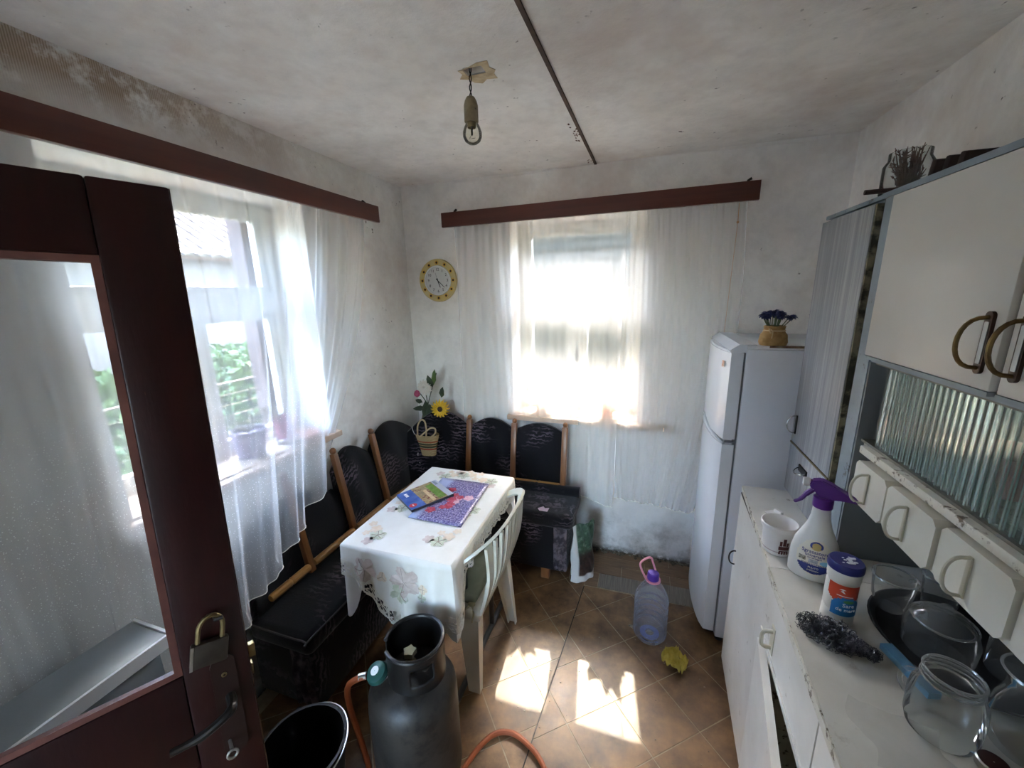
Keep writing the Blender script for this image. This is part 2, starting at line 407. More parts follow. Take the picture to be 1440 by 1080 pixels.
# ================================================================= THE ROOM
XL, XR, YB, YF, ZC = -1.47, .86, 2.309, -.35, 2.295
def holed(ax, a0, a1, u0, u1, z0, z1, h):
    """wall slab between a0 and a1 on its normal axis, with rectangular holes h=(u0,u1,z0,z1)"""
    mb = MB(); us = sorted({u0, u1, h[0], h[1]}); zs = sorted({z0, z1, h[2], h[3]})
    for i in range(len(us)-1):
        for j in range(len(zs)-1):
            cu, cz = (us[i]+us[i+1])/2, (zs[j]+zs[j+1])/2
            if h[0] < cu < h[1] and h[2] < cz < h[3]: continue
            if ax == 'x': mb.span((a0, us[i], zs[j]), (a1, us[i+1], zs[j+1]))
            elif ax == 'y': mb.span((us[i], a0, zs[j]), (us[i+1], a1, zs[j+1]))
            else: mb.span((us[i], zs[j], a0), (us[i+1], zs[j+1], a1))
    return mb
WL = (.665, 1.50, .985, 2.05)     # opening in the left wall: y0 y1 z0 z1
WB = (-.765, -.012, .885, 2.045)  # opening in the back wall: x0 x1 z0 z1
struct('wall_left', holed('x', XL, -1.77, YF-.2, YB+.45, -.05, 2.5, WL), wall_left_m, smooth=0)
wall_back = struct('wall_back', holed('y', YB, YB+.30, XL, XR+.2, -.05, 2.5, WB), wall_m, smooth=0)
struct('wall_right', MB().span((XR, YF-.2, -.05), (XR+.2, YB, 2.5)), wall_m, smooth=0)
struct('wall_front', holed('y', YF-.2, YF, XL, XR, -.05, 2.5, (-1.17, -.32, -.06, 1.93)), wall_m, smooth=0)
struct('wall_added_hall_left', MB().span((-1.5, -2.6, -.05), (-1.4, YF-.2, 2.5)), wall_m, smooth=0)  # unseen hall, added behind the doorway to cut the light from there
struct('wall_added_hall_right', MB().span((.3, -2.6, -.05), (.4, YF-.2, 2.5)), wall_m, smooth=0)
struct('wall_added_hall_back', holed('y', -2.7, -2.6, -1.5, .4, -.05, 2.5, (-1.15, -.1, .5, 2.1)), wall_m, smooth=0)  # opening added in the unseen end wall, lets in sky light as fill
struct('ceiling_added_hall', MB().span((-1.5, -2.7, 2.3), (.4, YF-.2, 2.4)), wall_m, smooth=0)
struct('floor_added_hall', MB().span((-1.5, -2.7, -.05), (.4, YF, -.004)), M('added_hall_floor', '#6a5642', .6), smooth=0)
ceiling = struct('ceiling', holed('z', ZC, ZC+.2, XL, XR, YF, YB, (-.545, -.485, 1.235, 1.275)), ceil_m, smooth=0)
# broken plaster round the cable hole
scar = MB(); k = 15
ring = []
for i in range(k):
    a = 2*pi*i/k; r = random.uniform(.045, .085); ring.append((-.513+r*cos(a), 1.265+r*.9*sin(a)+.01))
scar_poly = ring
inner = [(-.545, 1.235), (-.485, 1.235), (-.485, 1.275), (-.545, 1.275)]
# a ragged ring of plaster flakes, four quads wide open in the middle
for i in range(k):
    a = ring[i]; b = ring[(i+1) % k]
    def near(p):
        return (min(max(p[0], -.545), -.485), min(max(p[1], 1.235), 1.275))
    ia, ib = near(a), near(b); zt = ZC-.0008
    scar.add([(a[0], a[1], zt-.0005), (b[0], b[1], zt-.0005), (ib[0], ib[1], zt-.003), (ia[0], ia[1], zt-.003)], [(0, 1, 2, 3)])
obj('plaster_scar', scar, M('bare_plaster', '#a58f6e', .95, c2='#c9b795', ns=25), ceiling, smooth=0, solid=.001)
obj('cable_hole', MB().span((-.55, 1.23, ZC+.05), (-.48, 1.28, ZC+.06)), black_m, ceiling, smooth=0)
# dark joint strip in the ceiling
j = MB(); j.prism([(-.343, -.34), (-.331, -.34), (-.273, YB-.003), (-.285, YB-.003)], ZC-.006, ZC-.0005)
t1 = struct('trim_1', j, M('dark_joint_strip', '#3d2c22', .8, c2='#55402f', ns=14), smooth=0)
fl = MB()
for i in range(34):
    y = random.gauss(1.83, .08) if i < 26 else random.gauss(2.25, .03); x = -.305+(y-1.25)*.026+random.uniform(-.035, .002)
    r = random.uniform(.002, .006); fl.box((x, y, ZC-.0015), (r*random.uniform(.5, 1.2), r*2.2, .002), 0, Matrix.Rotation(random.uniform(-.6, .6), 3, 'Z'))
o = obj('paint_flake', fl, M('rusty_flake', '#5c3a2b', .9), t1, smooth=0); o['kind'] = 'stuff'
o.name = 'paint_flakes'
cv = MB()   # cracked fillet where ceiling meets back wall
cv.grid(lambda u, v: (lerp(-1.1, .75, u), YB-.001-.016*(1-v)*abs(sin(u*9)*.5+.5), ZC-.001-.014*v*abs(sin(u*7+1)*.5+.5)), 40, 1)
obj('plaster_fillet', cv, ceil_m, ceiling, smooth=60)

# ---------------------------------------------------------------- floor: subfloor, tiles, planks
floor = struct('floor', MB().span((XL-.0, YF, -.05), (XR, YB, -.0012)), grout_m, smooth=0)
SEAM = lambda y: -.245+(y-1.959)*(.082/.963)
def clip(poly, a, b, c):
    """keep a*x+b*y<=c"""
    out = []
    for i in range(len(poly)):
        p, q = poly[i], poly[(i+1) % len(poly)]; dp = a*p[0]+b*p[1]-c; dq = a*q[0]+b*q[1]-c
        if dp <= 0: out.append(p)
        if dp*dq < 0:
            t = dp/(dp-dq); out.append((p[0]+(q[0]-p[0])*t, p[1]+(q[1]-p[1])*t))
    return out
def area(p): return abs(sum(p[i][0]*p[(i+1) % len(p)][1]-p[(i+1) % len(p)][0]*p[i][1] for i in range(len(p))))/2
A_ = Vector((.1465, -.1655)); B_ = Vector((.171, .1435)); slope = .082/.963
def tiles(org, side):
    g = .0022
    for i in range(-12, 13):
        for k_ in range(-12, 13):
            o0 = Vector(org)+A_*i+B_*k_
            ga = A_.normalized()*g; gb = B_.normalized()*g
            poly = [tuple(o0+ga+gb), tuple(o0+A_-ga+gb), tuple(o0+A_+B_-ga-gb), tuple(o0+B_+ga-gb)]
            # seam line x = -.245 + slope*(y-1.959)
            cst = -.245-slope*1.959
            if side > 0:
                poly = clip(poly, -1, slope, -cst-.0025); poly = clip(poly, 0, 1, 1.952)
            else:
                poly = clip(poly, 1, -slope, cst-.0025); poly = clip(poly, 0, 1, 2.28)
            for q in ((-1, 0, 1.40), (1, 0, .62), (0, -1, -.30)):
                if len(poly) > 2: poly = clip(poly, *q)
            if len(poly) < 3 or area(poly) < .0004: continue
            obj('floor_tile', MB().prism(poly, -.004, 0.0), tile_m, floor, smooth=0)
tiles((-.009, 1.64), 1); tiles((-.383, 1.669), -1)
sm = MB(); sm.prism([(SEAM(.3)-.0024, .3), (SEAM(.3)+.0024, .3), (SEAM(1.95)+.0024, 1.95), (SEAM(1.95)-.0024, 1.95)], -.004, -.001)
obj('sheet_seam', sm, slit_m, floor, smooth=0)
# strips laid along the back wall: grey ribbed pieces in front, brown planks behind
for (x0, x1, y0, y1, m_, z) in ((-.17, .10, 1.962, 2.075, plank_b, .003), (.103, .34, 1.956, 2.085, plank_b, .003),
                               (-.245, -.174, 1.958, 2.075, plank_a, 0), (-.245, -.05, 2.08, 2.165, plank_a, .0015), (-.046, .22, 2.08, 2.165, plank_a, 0),
                               (.223, .40, 2.09, 2.165, plank_a, 0), (-.245, .08, 2.169, 2.238, plank_a, 0), (.083, .40, 2.169, 2.238, plank_a, .001),
                               (-.245, .22, 2.241, 2.305, plank_a, 0), (.223, .40, 2.241, 2.305, plank_a, 0)):
    obj('floor_plank', MB().span((x0, y0, -.004), (x1, y1, z)), m_, floor, smooth=0)
db = MB()
for i in range(150):
    x = random.uniform(-.24, .36); r = random.uniform(.003, .009)
    db.ball((x, YB-abs(random.gauss(0, .014))-.004, r*.4), r, (1.2, 1, .7), 5, 3)
o = obj('plaster_rubble', db, M('rubble', '#8d8573', .95, c2='#3d372c', ns=60), wall_back, smooth=0); o['kind'] = 'stuff'
db = MB()
for i in range(90):
    x = random.uniform(-.6, .35); y = random.uniform(.95, 1.9); r = random.uniform(.001, .0032)
    db.ball((x, y, r*.3), r, (1.3, 1, .5), 5, 3)
db.ball((.02, 1.735, .004), .012, (1.3, .7, .4), 7, 4); db.ball((.03, 1.727, .004), .008, (1.3, .7, .4), 7, 4)
o = obj('floor_crumbs', db, M('crumbs', '#2b241c', .9, c2='#a59a86', ns=90), floor, smooth=0); o['kind'] = 'stuff'

# ================================================================= WINDOWS
def window(name, ax, a, u0, u1, z0, z1, zt0, zt1, um0, um1, fr=.045):
    """a: plane of the sashes; outer frame, transom between zt0 and zt1, two sashes meeting at um0..um1, one top light"""
    d = .06
    def B(mb, p0, p1, q0, q1, th=d, off=0, bev=.004):
        if ax == 'x': return mb.span((a-th/2+off, p0, q0), (a+th/2+off, p1, q1), bev)
        return mb.span((p0, a-th/2+off, q0), (p1, a+th/2+off, q1), bev)
    fm = MB(); B(fm, u0, u0+fr, z0, z1); B(fm, u1-fr, u1, z0, z1); B(fm, u0+fr, u1-fr, z1-fr, z1); B(fm, u0+fr, u1-fr, z0, z0+fr*.8)
    wd = struct(name, fm, window_paint)
    obj('transom', B(MB(), u0+fr, u1-fr, zt0+.02, zt1-.02, .075), window_paint, wd)
    s = .032
    def sash(p0, p1, q0, q1):
        m_ = MB(); e = .0005
        B(m_, p0, p0+s, q0, q1, .04, 0, .005); B(m_, p1-s, p1, q0, q1, .04, 0, .005)
        B(m_, p0+s, p1-s, q0, q0+s, .04, 0, .005); B(m_, p0+s, p1-s, q1-s, q1, .04, 0, .005)
        sh = obj('sash', m_, window_paint, wd)
        g = MB(); B(g, p0+s-.005, p1-s+.005, q0+s-.005, q1-s+.005, .004, 0, 0)
        obj('pane', g, glass_pane, sh, smooth=0)
    sash(u0+fr, u1-fr, zt1-.022, z1-fr+.004)
    sash(u0+fr, um0, z0+fr*.8-.004, zt0+.022); sash(um1, u1-fr, z0+fr*.8-.004, zt0+.022)
    obj('mullion', B(MB(), um0, um1, z0+fr*.8, zt0+.02, .065), window_paint, wd)
    return wd
w2 = window('window_2', 'y', 2.53, WB[0], WB[1], WB[2], WB[3], 1.525, 1.647, -.427, -.362)
w1 = window('window_1', 'x', -1.70, WL[0]+.02, WL[1], WL[2], WL[3], 1.56, 1.688, 1.085, 1.105)
obj('window_sill', MB().span((WB[0]-.03, YB-.05, WB[2]-.03), (.19, YB-.0005, WB[2]), .005).span((WB[0]+.001, YB, WB[2]-.0), (WB[1]-.001, 2.5, WB[2]+.006)), sill_m, w2)
obj('window_sill', MB().span((XL+.04, WL[0]-.03, WL[2]-.03), (XL+.0005, WL[1]+.03, WL[2]), .005).span((XL, WL[0]+.001, WL[2]), (-1.67, WL[1]-.001, WL[2]+.006)), sill_m, w1)
# outer casing boards of the left window
for y0_, y1_ in ((1.435, 1.53), (.64, .72)): obj('outer_casing', MB().span((-1.86, y0_, WL[2]), (-1.775, y1_, WL[3])), M('mauve_brown_casing', '#5a4a46', .8, c2='#4a3c39', ns=8), w1, smooth=0)
hk = MB(); hk.box((-.393, 2.488, 1.24), (.02, .012, .07), .003); hk.tube([(-.393, 2.482, 1.24), (-.393, 2.455, 1.24), (-.37, 2.455, 1.24)], .005, 6)
obj('window_catch', hk, dark_steel, w2)

# ================================================================= EXTERIOR
ground = obj('ground', MB().span((-30, -14, -.5), (14, 30, -.4)), M('dry_grass', '#6a665a', .95, c2='#57554a', ns=3, bs=.5), smooth=0); ground['kind'] = 'structure'
# eave over the back window
obj('eave', MB().box((-.3, 3.02, 2.80), (5.2, .95, .05), 0, Matrix.Rotation(radians(-32), 3, 'X')), M('eave_boards', '#8a7a66', .8, c2='#6f604e', ns=5), smooth=0)['kind'] = 'structure'
# woven white sheet screen seen through the back window
sc = thing('sacking_screen', 'white woven sacking screen nailed to posts outside the back window', 'screen', (-.6, 4.2, -.4))
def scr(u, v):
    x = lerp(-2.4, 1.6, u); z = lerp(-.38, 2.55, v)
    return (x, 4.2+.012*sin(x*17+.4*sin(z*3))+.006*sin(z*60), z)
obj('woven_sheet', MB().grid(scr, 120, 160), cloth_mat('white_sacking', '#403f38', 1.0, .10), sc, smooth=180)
pm = M('grey_weathered_wood', '#4a463f', .85, c2='#38342e', ns=3, scale=(10, 10, 1))
for x in (-2.2, -1.02, -.35, .25, 1.3): obj('screen_post', MB().box((x, 4.235, 1.02), (.035, .03, 2.9)), pm, sc, smooth=0)
obj('screen_board', MB().box((-.9, 4.30, 2.25), (3.6, .025, .56)), pm, sc, smooth=0)
obj('screen_brace', MB().box((-.10, 4.29, 1.72), (.16, .025, 1.5), 0, Matrix.Rotation(radians(-38), 3, 'Y')), pm, sc, smooth=0)
# neighbour's house seen through the left window
nh = thing('neighbour_house', 'grey rendered house with a tiled roof beyond the left window', 'house', (-8, 5, -.4))
obj('house_wall', MB().span((-7, -1.5, -.4), (-11, 11, 2.5)), M('grey_render', '#5d5955', .9, c2='#524e4a', ns=2), nh, smooth=0)
rb = MB(); rb.box((-8.4, 4.75, 3.27), (3.9, 12.9, .08), 0, Matrix.Rotation(radians(30), 3, 'Y')); obj('roof_deck', rb, M('roof_deck_wood', '#6f5a48', .9), nh, smooth=0)
rt_ = MB(); ca, sa = cos(radians(30)), sin(radians(30))
for i in range(12):
    for k_ in range(46):
        d = -.05+i*.28; y = .4+k_*.2+random.uniform(-.006, .006)
        x = -6.72-d*ca; z = 2.36+d*sa
        rt_.lathe([(.11, -.17), (.10, .17)], (0, 0, 0), 5, 1, .55, 0, pi)
        n0 = len(rt_.v)-12
        Rm = Matrix.Translation((x, y, z+.03)) @ Matrix.Rotation(radians(30), 4, 'Y') @ Matrix.Rotation(-pi/2, 4, 'Y') @ Matrix.Rotation(-pi/2, 4, 'Z')
        rt_.xf(Rm, n0)
o = obj('roof_tiles', rt_, M('old_roof_tile', '#453a33', .85, c2='#2c241e', ns=6), nh, smooth=60); o['kind'] = 'stuff'
obj('gutter', MB().tube([(-6.62, -1.4, 2.34), (-6.62, 10.9, 2.34)], .05, 8), M('zinc', '#8f8f8c', .5, .5), nh)
# wire fence
fn = thing('wire_fence', 'wire mesh garden fence between the left window and the hedge', 'fence', (-4, 2.5, -.4))
wm = MB()
for i in range(60): wm.tube([(-4, -.5+i*.11, -.4), (-4, -.5+i*.11, .8)], .003, 4)
for i in range(11): wm.tube([(-4, -.5, -.3+i*.11), (-4, 6.1, -.3+i*.11)], .003, 4)
o = obj('wire_mesh', wm, dark_steel, fn); o['kind'] = 'stuff'
for i in range(4): obj('fence_post', MB().tube([(-4, -.4+i*2.1, -.4), (-4, -.4+i*2.1, .9)], .03, 8), pm, fn)
obj('fence_rail', MB().tube([(-4, -.5, .81), (-4, 6.1, .81)], .012, 6), pm, fn)
def shrub(name, label, c, R, cnt, mat, h0):
    t = thing(name, label, 'shrub', (c[0], c[1], -.4), 0)
    obj('stem', MB().tube([(c[0], c[1], -.4), (c[0]+.05, c[1], h0), (c[0], c[1], c[2])], [.05, .04, .02], 7), pm, t)
    mb = MB()
    for i in range(cnt):
        a = random.uniform(0, 2*pi); zc = random.uniform(-1, 1); q = random.random()**.4; rr = sqrt(1-zc*zc)
        p = Vector((c[0]+R[0]*q*rr*cos(a), c[1]+R[1]*q*rr*sin(a), c[2]+R[2]*q*zc)); s_ = random.uniform(.05, .1)
        e1 = Vector((random.gauss(0, 1), random.gauss(0, 1), random.gauss(0, 1))).normalized(); e2 = e1.orthogonal().normalized()
        mb.add([p-e1*s_, p+e2*s_*.5, p+e1*s_, p-e2*s_*.5], [(0, 1, 2, 3)])
    o = obj('foliage', mb, mat, t, smooth=0); o['kind'] = 'stuff'
leaf1 = M('hedge_leaf', '#4d6330', .6, c2='#33481f', ns=3)
leaf2 = M('yellow_green_leaf', '#6f7f30', .6, c2='#546822', ns=3)
shrub('hedge_bush', 'green hedge bush behind the wire fence, right one', (-5.2, 3.75, .35), (.7, .72, .72), 2600, leaf1, .1)
shrub('hedge_bush', 'green hedge bush behind the wire fence, middle one', (-5.3, 2.25, .25), (.7, .72, .75), 2200, leaf1, .1)
shrub('hedge_bush', 'green hedge bush behind the wire fence, far right of the row', (-5.3, 5.25, .3), (.7, .72, .7), 1800, leaf1, .1)
shrub('young_tree', 'yellow-green leafy tree seen through the door pane', (-5.2, .75, .85), (.7, .72, 1.0), 3200, leaf2, .4)

# ================================================================= DOOR (open into the room, on the left)
DW = .80; TH = .04
dX = Vector((.479, .877, -.035)).normalized(); dZ = Vector((-.059, .072, .996)); dZ = (dZ-dX*dX.dot(dZ)).normalized(); dY = dZ.cross(dX)
dM = Matrix((dX, dY, dZ)).transposed()      # the old door hangs a little out of plumb
hinge = Vector((-.838, .550, 1.851))-dX*DW-dZ*1.851
door = bpy.data.objects.new('door_1', None); COL.objects.link(door); door['kind'] = 'structure'
door.location = hinge; door.rotation_euler = dM.to_euler()
DZ = 1.851; GT, GB, GX0, GX1 = 1.722, .911, .13, DW-.108
def dp(name, mb, mat, parent=door, **k): return obj(name, mb, mat, parent, local=True, **k)
dp('stile', MB().span((DW-.108, 0, .02), (DW, TH, DZ), .005), door_m)
dp('stile', MB().span((0, 0, .02), (.13, TH, DZ), .005), door_m)
dp('top_rail', MB().span((.13, 0.001, GT), (DW-.108, TH-.001, DZ), .005), door_m)
dp('lock_rail', MB().span((.13, .001, .70), (DW-.108, TH-.001, GB), .005), door_m)
dp('bottom_rail', MB().span((.13, .001, .02), (DW-.108, TH-.001, .2), .005), door_m)
dp('door_panel', MB().span((.125, .012, .195), (DW-.103, .028, .705), .003), door_m)
bd = MB(); q = .012
bd.span((GX0, .004, GB), (GX0+q, .016, GT)); bd.span((GX1-q, .004, GB), (GX1, .016, GT)); bd.span((GX0+q, .004, GT-q), (GX1-q, .016, GT)); bd.span((GX0+q, .004, GB), (GX1-q, .016, GB+q))
dp('glazing_bead', bd, bead_m)
dp('pane', MB().span((GX0, .018, GB), (GX1, .022, GT)), door_glass, smooth=0)
lp = MB(); lp.span((DW-.003, .004, .02), (DW+.0012, TH-.004, DZ-.002)); dp('door_edge', lp, door_edge_m, smooth=0)
def rr(w_, h_, r, n=6):
    out = []
    for cx, cz, a0 in ((w_/2-r, h_/2-r, 0), (-w_/2+r, h_/2-r, pi/2), (-w_/2+r, -h_/2+r, pi), (w_/2-r, -h_/2+r, 3*pi/2)):
        for i in range(n+1): a = a0+i*pi/2/n; out.append((cx+r*cos(a), cz+r*sin(a)))
    return out
hx = DW-.0465
plate = MB().prism([(x+hx, z+.80) for x, z in rr(.042, .235, .02)], -.004, 0, 'y')
lpo = dp('lock_plate', plate, dark_iron)
sc_ = MB().lathe([(.005, -.002), (.005, .001), (.002, .0015)], (0, 0, 0), 10)
sc_.xf(Matrix.Translation((hx, -.005, .875)) @ Matrix.Rotation(pi/2, 4, 'X')); dp('plate_screw', sc_, brass_m, lpo)
hd = MB().tube(smooth_path([(hx+.004, 0, .82), (hx+.004, -.03, .821), (hx-.004, -.048, .820), (hx-.03, -.05, .810), (hx-.06, -.047, .802), (hx-.098, -.043, .802)], 5), [.0095]*11+[.0085]*10+[.007]*5, 10)
dp('lever_handle', hd, dark_steel)
lt = MB().span((DW+.001, .012, .87), (DW+.014, .028, .90), .002).span((DW+.001, .012, .83), (DW+.006, .03, .855), .001)
dp('latch_bolt', lt, brass_m)
# padlock and key belong to nobody but themselves
def dw(x, y, z):
    return hinge+dX*x+dY*y+dZ*z
def leaf_thing(name, label, cat, x, y, z):
    t = thing(name, label, cat, dw(x, y, z)); t.rotation_euler = dM.to_euler(); return t
pk = leaf_thing('padlock', 'old padlock with a brass shackle hanging on the dark red door', 'padlock', DW-.063, -.012, .944)
ti = Matrix.Rotation(radians(10), 4, 'Y')
b_ = MB().box((0, 0, 0), (.062, .016, .05), .004); b_.xf(ti); obj('padlock_body', b_, M('padlock_brown_metal', '#4a423a', .4, .7, c2='#332c26', ns=14), pk, local=True)
b_ = MB().tube([(-.02, 0, .02), (-.02, 0, .05)]+[(-.02*cos(pi*i/10), 0, .05+.026*sin(pi*i/10)) for i in range(1, 10)]+[(.02, 0, .05), (.02, 0, .02)], .0045, 8); b_.xf(ti); obj('shackle', b_, brass_m, pk, local=True)
b_ = MB().span((-.031, -.009, -.024), (-.026, -.0075, .024)); b_.xf(ti); obj('edge_plate', b_, steel_m, pk, local=True)
hs = MB().tube([(DW-.045, 0, 1.008), (DW-.045, -.016, 1.008), (DW-.033, -.018, 1.008)], .004, 6); dp('staple', hs, dark_steel)
ky = leaf_thing('door_key', 'small steel ring-headed key in the lock of the dark red door', 'key', hx-.010, -.004, .722)
b_ = MB().tube([(0, .003, 0), (0, -.024, -.001)], .0033, 8); obj('key_shank', b_, steel_m, ky, local=True)
b_ = MB().tube([(.009*cos(2*pi*i/14), -.027, -.010+.009*sin(2*pi*i/14)) for i in range(14)], .0026, 6, closed=True); obj('key_bow', b_, steel_m, ky, local=True)

# ================================================================= PELMETS AND CURTAINS
lp_ = thing('curtain_pelmet', 'long dark brown pelmet board over the left wall window', 'pelmet', (-1.37, .85, 2.01))
obj('pelmet_board', MB().box((-1.352, .77, 2.058), (.02, 2.23, .08), .002), brown_board, lp_)
for y in (.2, 1.80): obj('pelmet_bracket', MB().span((XL, y, 2.085), (-1.362, y+.03, 2.095)), dark_steel, lp_, smooth=0)
obj('pelmet_hook', MB().tube([(-1.40, 1.80, 2.09), (-1.37, 1.80, 2.11), (-1.36, 1.80, 2.10)], .006, 6), dark_steel, lp_)
obj('curtain_wire', MB().tube([(-1.395, -.3, 2.062), (-1.395, 1.87, 2.062)], .003, 6), dark_steel, lp_)
bp_ = thing('curtain_pelmet', 'dark brown pelmet board over the back wall window, its right end near the fridge', 'pelmet', (-.33, 2.2, 2.02))
Rz = Matrix.Rotation(0, 3, 'Y')
pb = MB().prism([(-1.136, 2.020), (.472, 2.030), (.472, 2.112), (-1.136, 2.098)], 2.18, 2.2, 'y'); obj('pelmet_board', pb, brown_board, bp_)
for x, z in ((-1.07, 2.07), (.40, 2.085)): obj('pelmet_bracket', MB().span((x, 2.2, z), (x+.03, YB, z+.01)), dark_steel, bp_, smooth=0)
for x, z in ((-1.06, 2.098), (.425, 2.112)):
    obj('pelmet_hook', MB().tube([(x, 2.205, z-.02), (x, 2.205, z+.008), (x+.012, 2.2, z+.014)], .007, 6), dark_steel, bp_)
obj('curtain_wire', MB().tube([(-1.1, 2.235, 2.06), (.45, 2.235, 2.072)], .003, 6), dark_steel, bp_)
pc = MB().tube([(.40, 2.225, 2.03), (.402, 2.225, 1.95)], .0016, 5); pc.ball((.402, 2.225, 1.945), .006)
cord = thing('pull_cord', 'thin curtain pull cord hanging at the right end of the back pelmet', 'cord', (.402, 2.225, .95))
obj('cord_line', pc.tube([(.402, 2.225, 1.94), (.395, 2.24, 1.5), (.385, 2.26, .95)], .0011, 5), M('orange_cord', '#8a6a4c', .7), cord)

def folds(u, ks, ph=0):
    return sum(a*sin(2*pi*k_*u+p+ph) for k_, a, p in ks)
def curtain(name, label, top, hem, mat, ks, amp0, amp1, nrm, nu=170, nv=50, sag=None, hemw=True):
    def P(u, v):
        a = pl(top, u); b = pl(hem, u); p = a.lerp(b, v)
        if sag: p = p+Vector(sag(u, v))
        f = folds(u + .02*sin(3*v+u*5), ks)*(amp0+(amp1-amp0)*v)
        return p+Vector(nrm)*f
    t = thing(name, label, 'curtain', P(.5, 1))
    obj('net_panel', MB().grid(P, nu, nv), mat, t, smooth=180)
    obj('hem', MB().tube([P(i/nu, 1) for i in range(nu+1)], .0022, 4), MATS['ivory_lace'] if hemw else mat, t)
    obj('side_hem', MB().grid(lambda u, v: P(1-.012*u, v)+Vector(nrm)*.0015, 2, nv), mat, t, smooth=180)
    return t
K1 = [(9, .012, 0), (17, .007, 1), (31, .004, 2)]
# near sheet on the left wall, drawn across the window and pulled out over the bench
top1 = [(0, -1.395, -.25, 2.06), (1, -1.395, 1.40, 2.06)]
hem1 = [(0, -1.425, -.25, .22), (.45, -1.42, .45, .26), (.55, -1.41, .55, .34), (.64, -1.24, .66, .52), (.72, -1.19, .76, .63), (.85, -1.215, .95, .72), (.93, -1.24, 1.06, .78), (1, -1.27, 1.206, .835)]
def sag1(u, v):
    b = sin(pi*v); return (.05*b*0-.02*b, (.055*b*u**3 if True else 0), -.0*b)
curtain('net_curtain', 'sheer white net curtain drawn across the left window and over the bench', top1, hem1, sheer_d, K1, .7, 1.7, (1, .15, 0), 260, 60, sag1)
K2 = [(4, .016, 0), (7, .009, 1.5), (13, .004, .3)]
top2 = [(0, -1.405, 1.36, 2.06), (1, -1.405, 1.84, 2.06)]
hem2 = [(0, -1.445, 1.16, .80), (1, -1.447, 1.40, .86)]
curtain('net_curtain', 'white net curtain bunched at the far end of the left pelmet, tucked behind the bench', top2, hem2, sheer, K2, 1.0, .5, (1, 0, 0), 120, 50, lambda u, v: (0, u*.34*(v*(1-v))**.9*.9+.0, 0))
K3 = [(5, .010, 0), (11, .006, 1), (23, .004, 2)]
curtain('net_curtain', 'sheer white net curtain panel on the left of the back window, behind the bench', [(0, -1.085, 2.235, 2.065), (1, -.10, 2.235, 2.07)],
        [(0, -1.11, 2.268, .46), (.7, -.40, 2.265, .42), (.8, -.29, 2.25, .385), (1, -.125, 2.235, .352)], sheer_b, K3, .7, .55, (0, 1, 0), 200, 40, lambda u, v: (0, .018*min(1, v*1.8)*(1 if u < .7 else max(0, 1-(u-.7)/.15)), 0))
curtain('net_curtain', 'sheer white net curtain panel on the right of the back window, beside the fridge', [(0, -.13, 2.248, 2.07), (1, .435, 2.248, 2.073)],
        [(0, -.115, 2.25, .41), (.5, .11, 2.25, .40), (.9, .30, 2.25, .375), (1, .345, 2.25, .42)], sheer_b, K3, .5, .7, (0, 1, 0), 150, 40,
        lambda u, v: (u*.06*(v*(1-v)*4)**1.2, 0, 0))

# ================================================================= WALL CLOCK
ck = thing('wall_clock', 'round yellow-rimmed wall clock with sunflower dots beside the back window', 'clock', (-1.243, YB-.002, 1.728))
def yl(prof, n=40): # lathe about the axis that comes out of the back wall
    m_ = MB().lathe(prof, (0, 0, 0), n); return m_.xf(Matrix.Rotation(pi/2, 4, 'X'))
obj('clock_case', yl([(.001, 0), (.125, 0), (.132, .010), (.128, .022), (.088, .016)]), M('cream_yellow_rim', '#cdb56a', .4, c2='#bfae80', ns=9), ck, local=True)
obj('clock_ring', yl([(.086, .010), (.084, .024), (.090, .027), (.092, .016)]), M('white_ring', '#e8e8e6', .3), ck, local=True)
obj('clock_face', yl([(.001, .0155), (.086, .0155)]), M('clock_face_paper', '#cfd0cc', .5), ck, local=True)
yel = M('sunflower_yellow', '#d8a92c', .6); bro = M('sunflower_brown', '#3a2414', .7)
for i in range(12):
    a = 2*pi*i/12; cx, cz = .108*sin(a), .108*cos(a)
    pet = MB()
    for k_ in range(9):
        b = 2*pi*k_/9; pet.add([(cx, -.0205, cz), (cx+.009*cos(b-.3), -.021, cz+.009*sin(b-.3)), (cx+.016*cos(b), -.0205, cz+.016*sin(b)), (cx+.009*cos(b+.3), -.021, cz+.009*sin(b+.3))], [(0, 1, 2, 3)])
    so_ = obj('sunflower', pet, yel, ck, local=True, solid=.0008)
    m_ = MB().lathe([(.0075, 0), (.005, .003), (.0005, .004)], (0, 0, 0), 10); m_.xf(Matrix.Translation((cx, -.0205, cz)) @ Matrix.Rotation(pi/2, 4, 'X')); obj('seed_head', m_, bro, so_, local=True)
blk = M('clock_black', '#1d1d1f', .5)
for i in range(1, 13):
    a = 2*pi*i/12
    mb = text_mb(str(i), .024, lambda p, a=a: (p.x+.066*sin(a), -.0162-p.z, p.y+.066*cos(a)))
    obj('numeral', mb, blk, ck, smooth=0, local=True)
def hand(a, L, w_, z):
    d = Vector((sin(a), 0, cos(a))); s_ = Vector((cos(a), 0, -sin(a)))
    return MB().add([-d*.014+s_*w_/2+Vector((0, z, 0)), -d*.014-s_*w_/2+Vector((0, z, 0)), d*L-s_*w_*.3+Vector((0, z, 0)), d*L+s_*w_*.3+Vector((0, z, 0))], [(0, 1, 2, 3)])
obj('hour_hand', hand(radians(160), .046, .007, -.0185), blk, ck, smooth=0, local=True, solid=.001)
obj('minute_hand', hand(radians(133), .062, .005, -.0200), blk, ck, smooth=0, local=True, solid=.001)
obj('second_hand', hand(radians(345), .05, .0015, -.0215), blk, ck, smooth=0, local=True, solid=.0008)

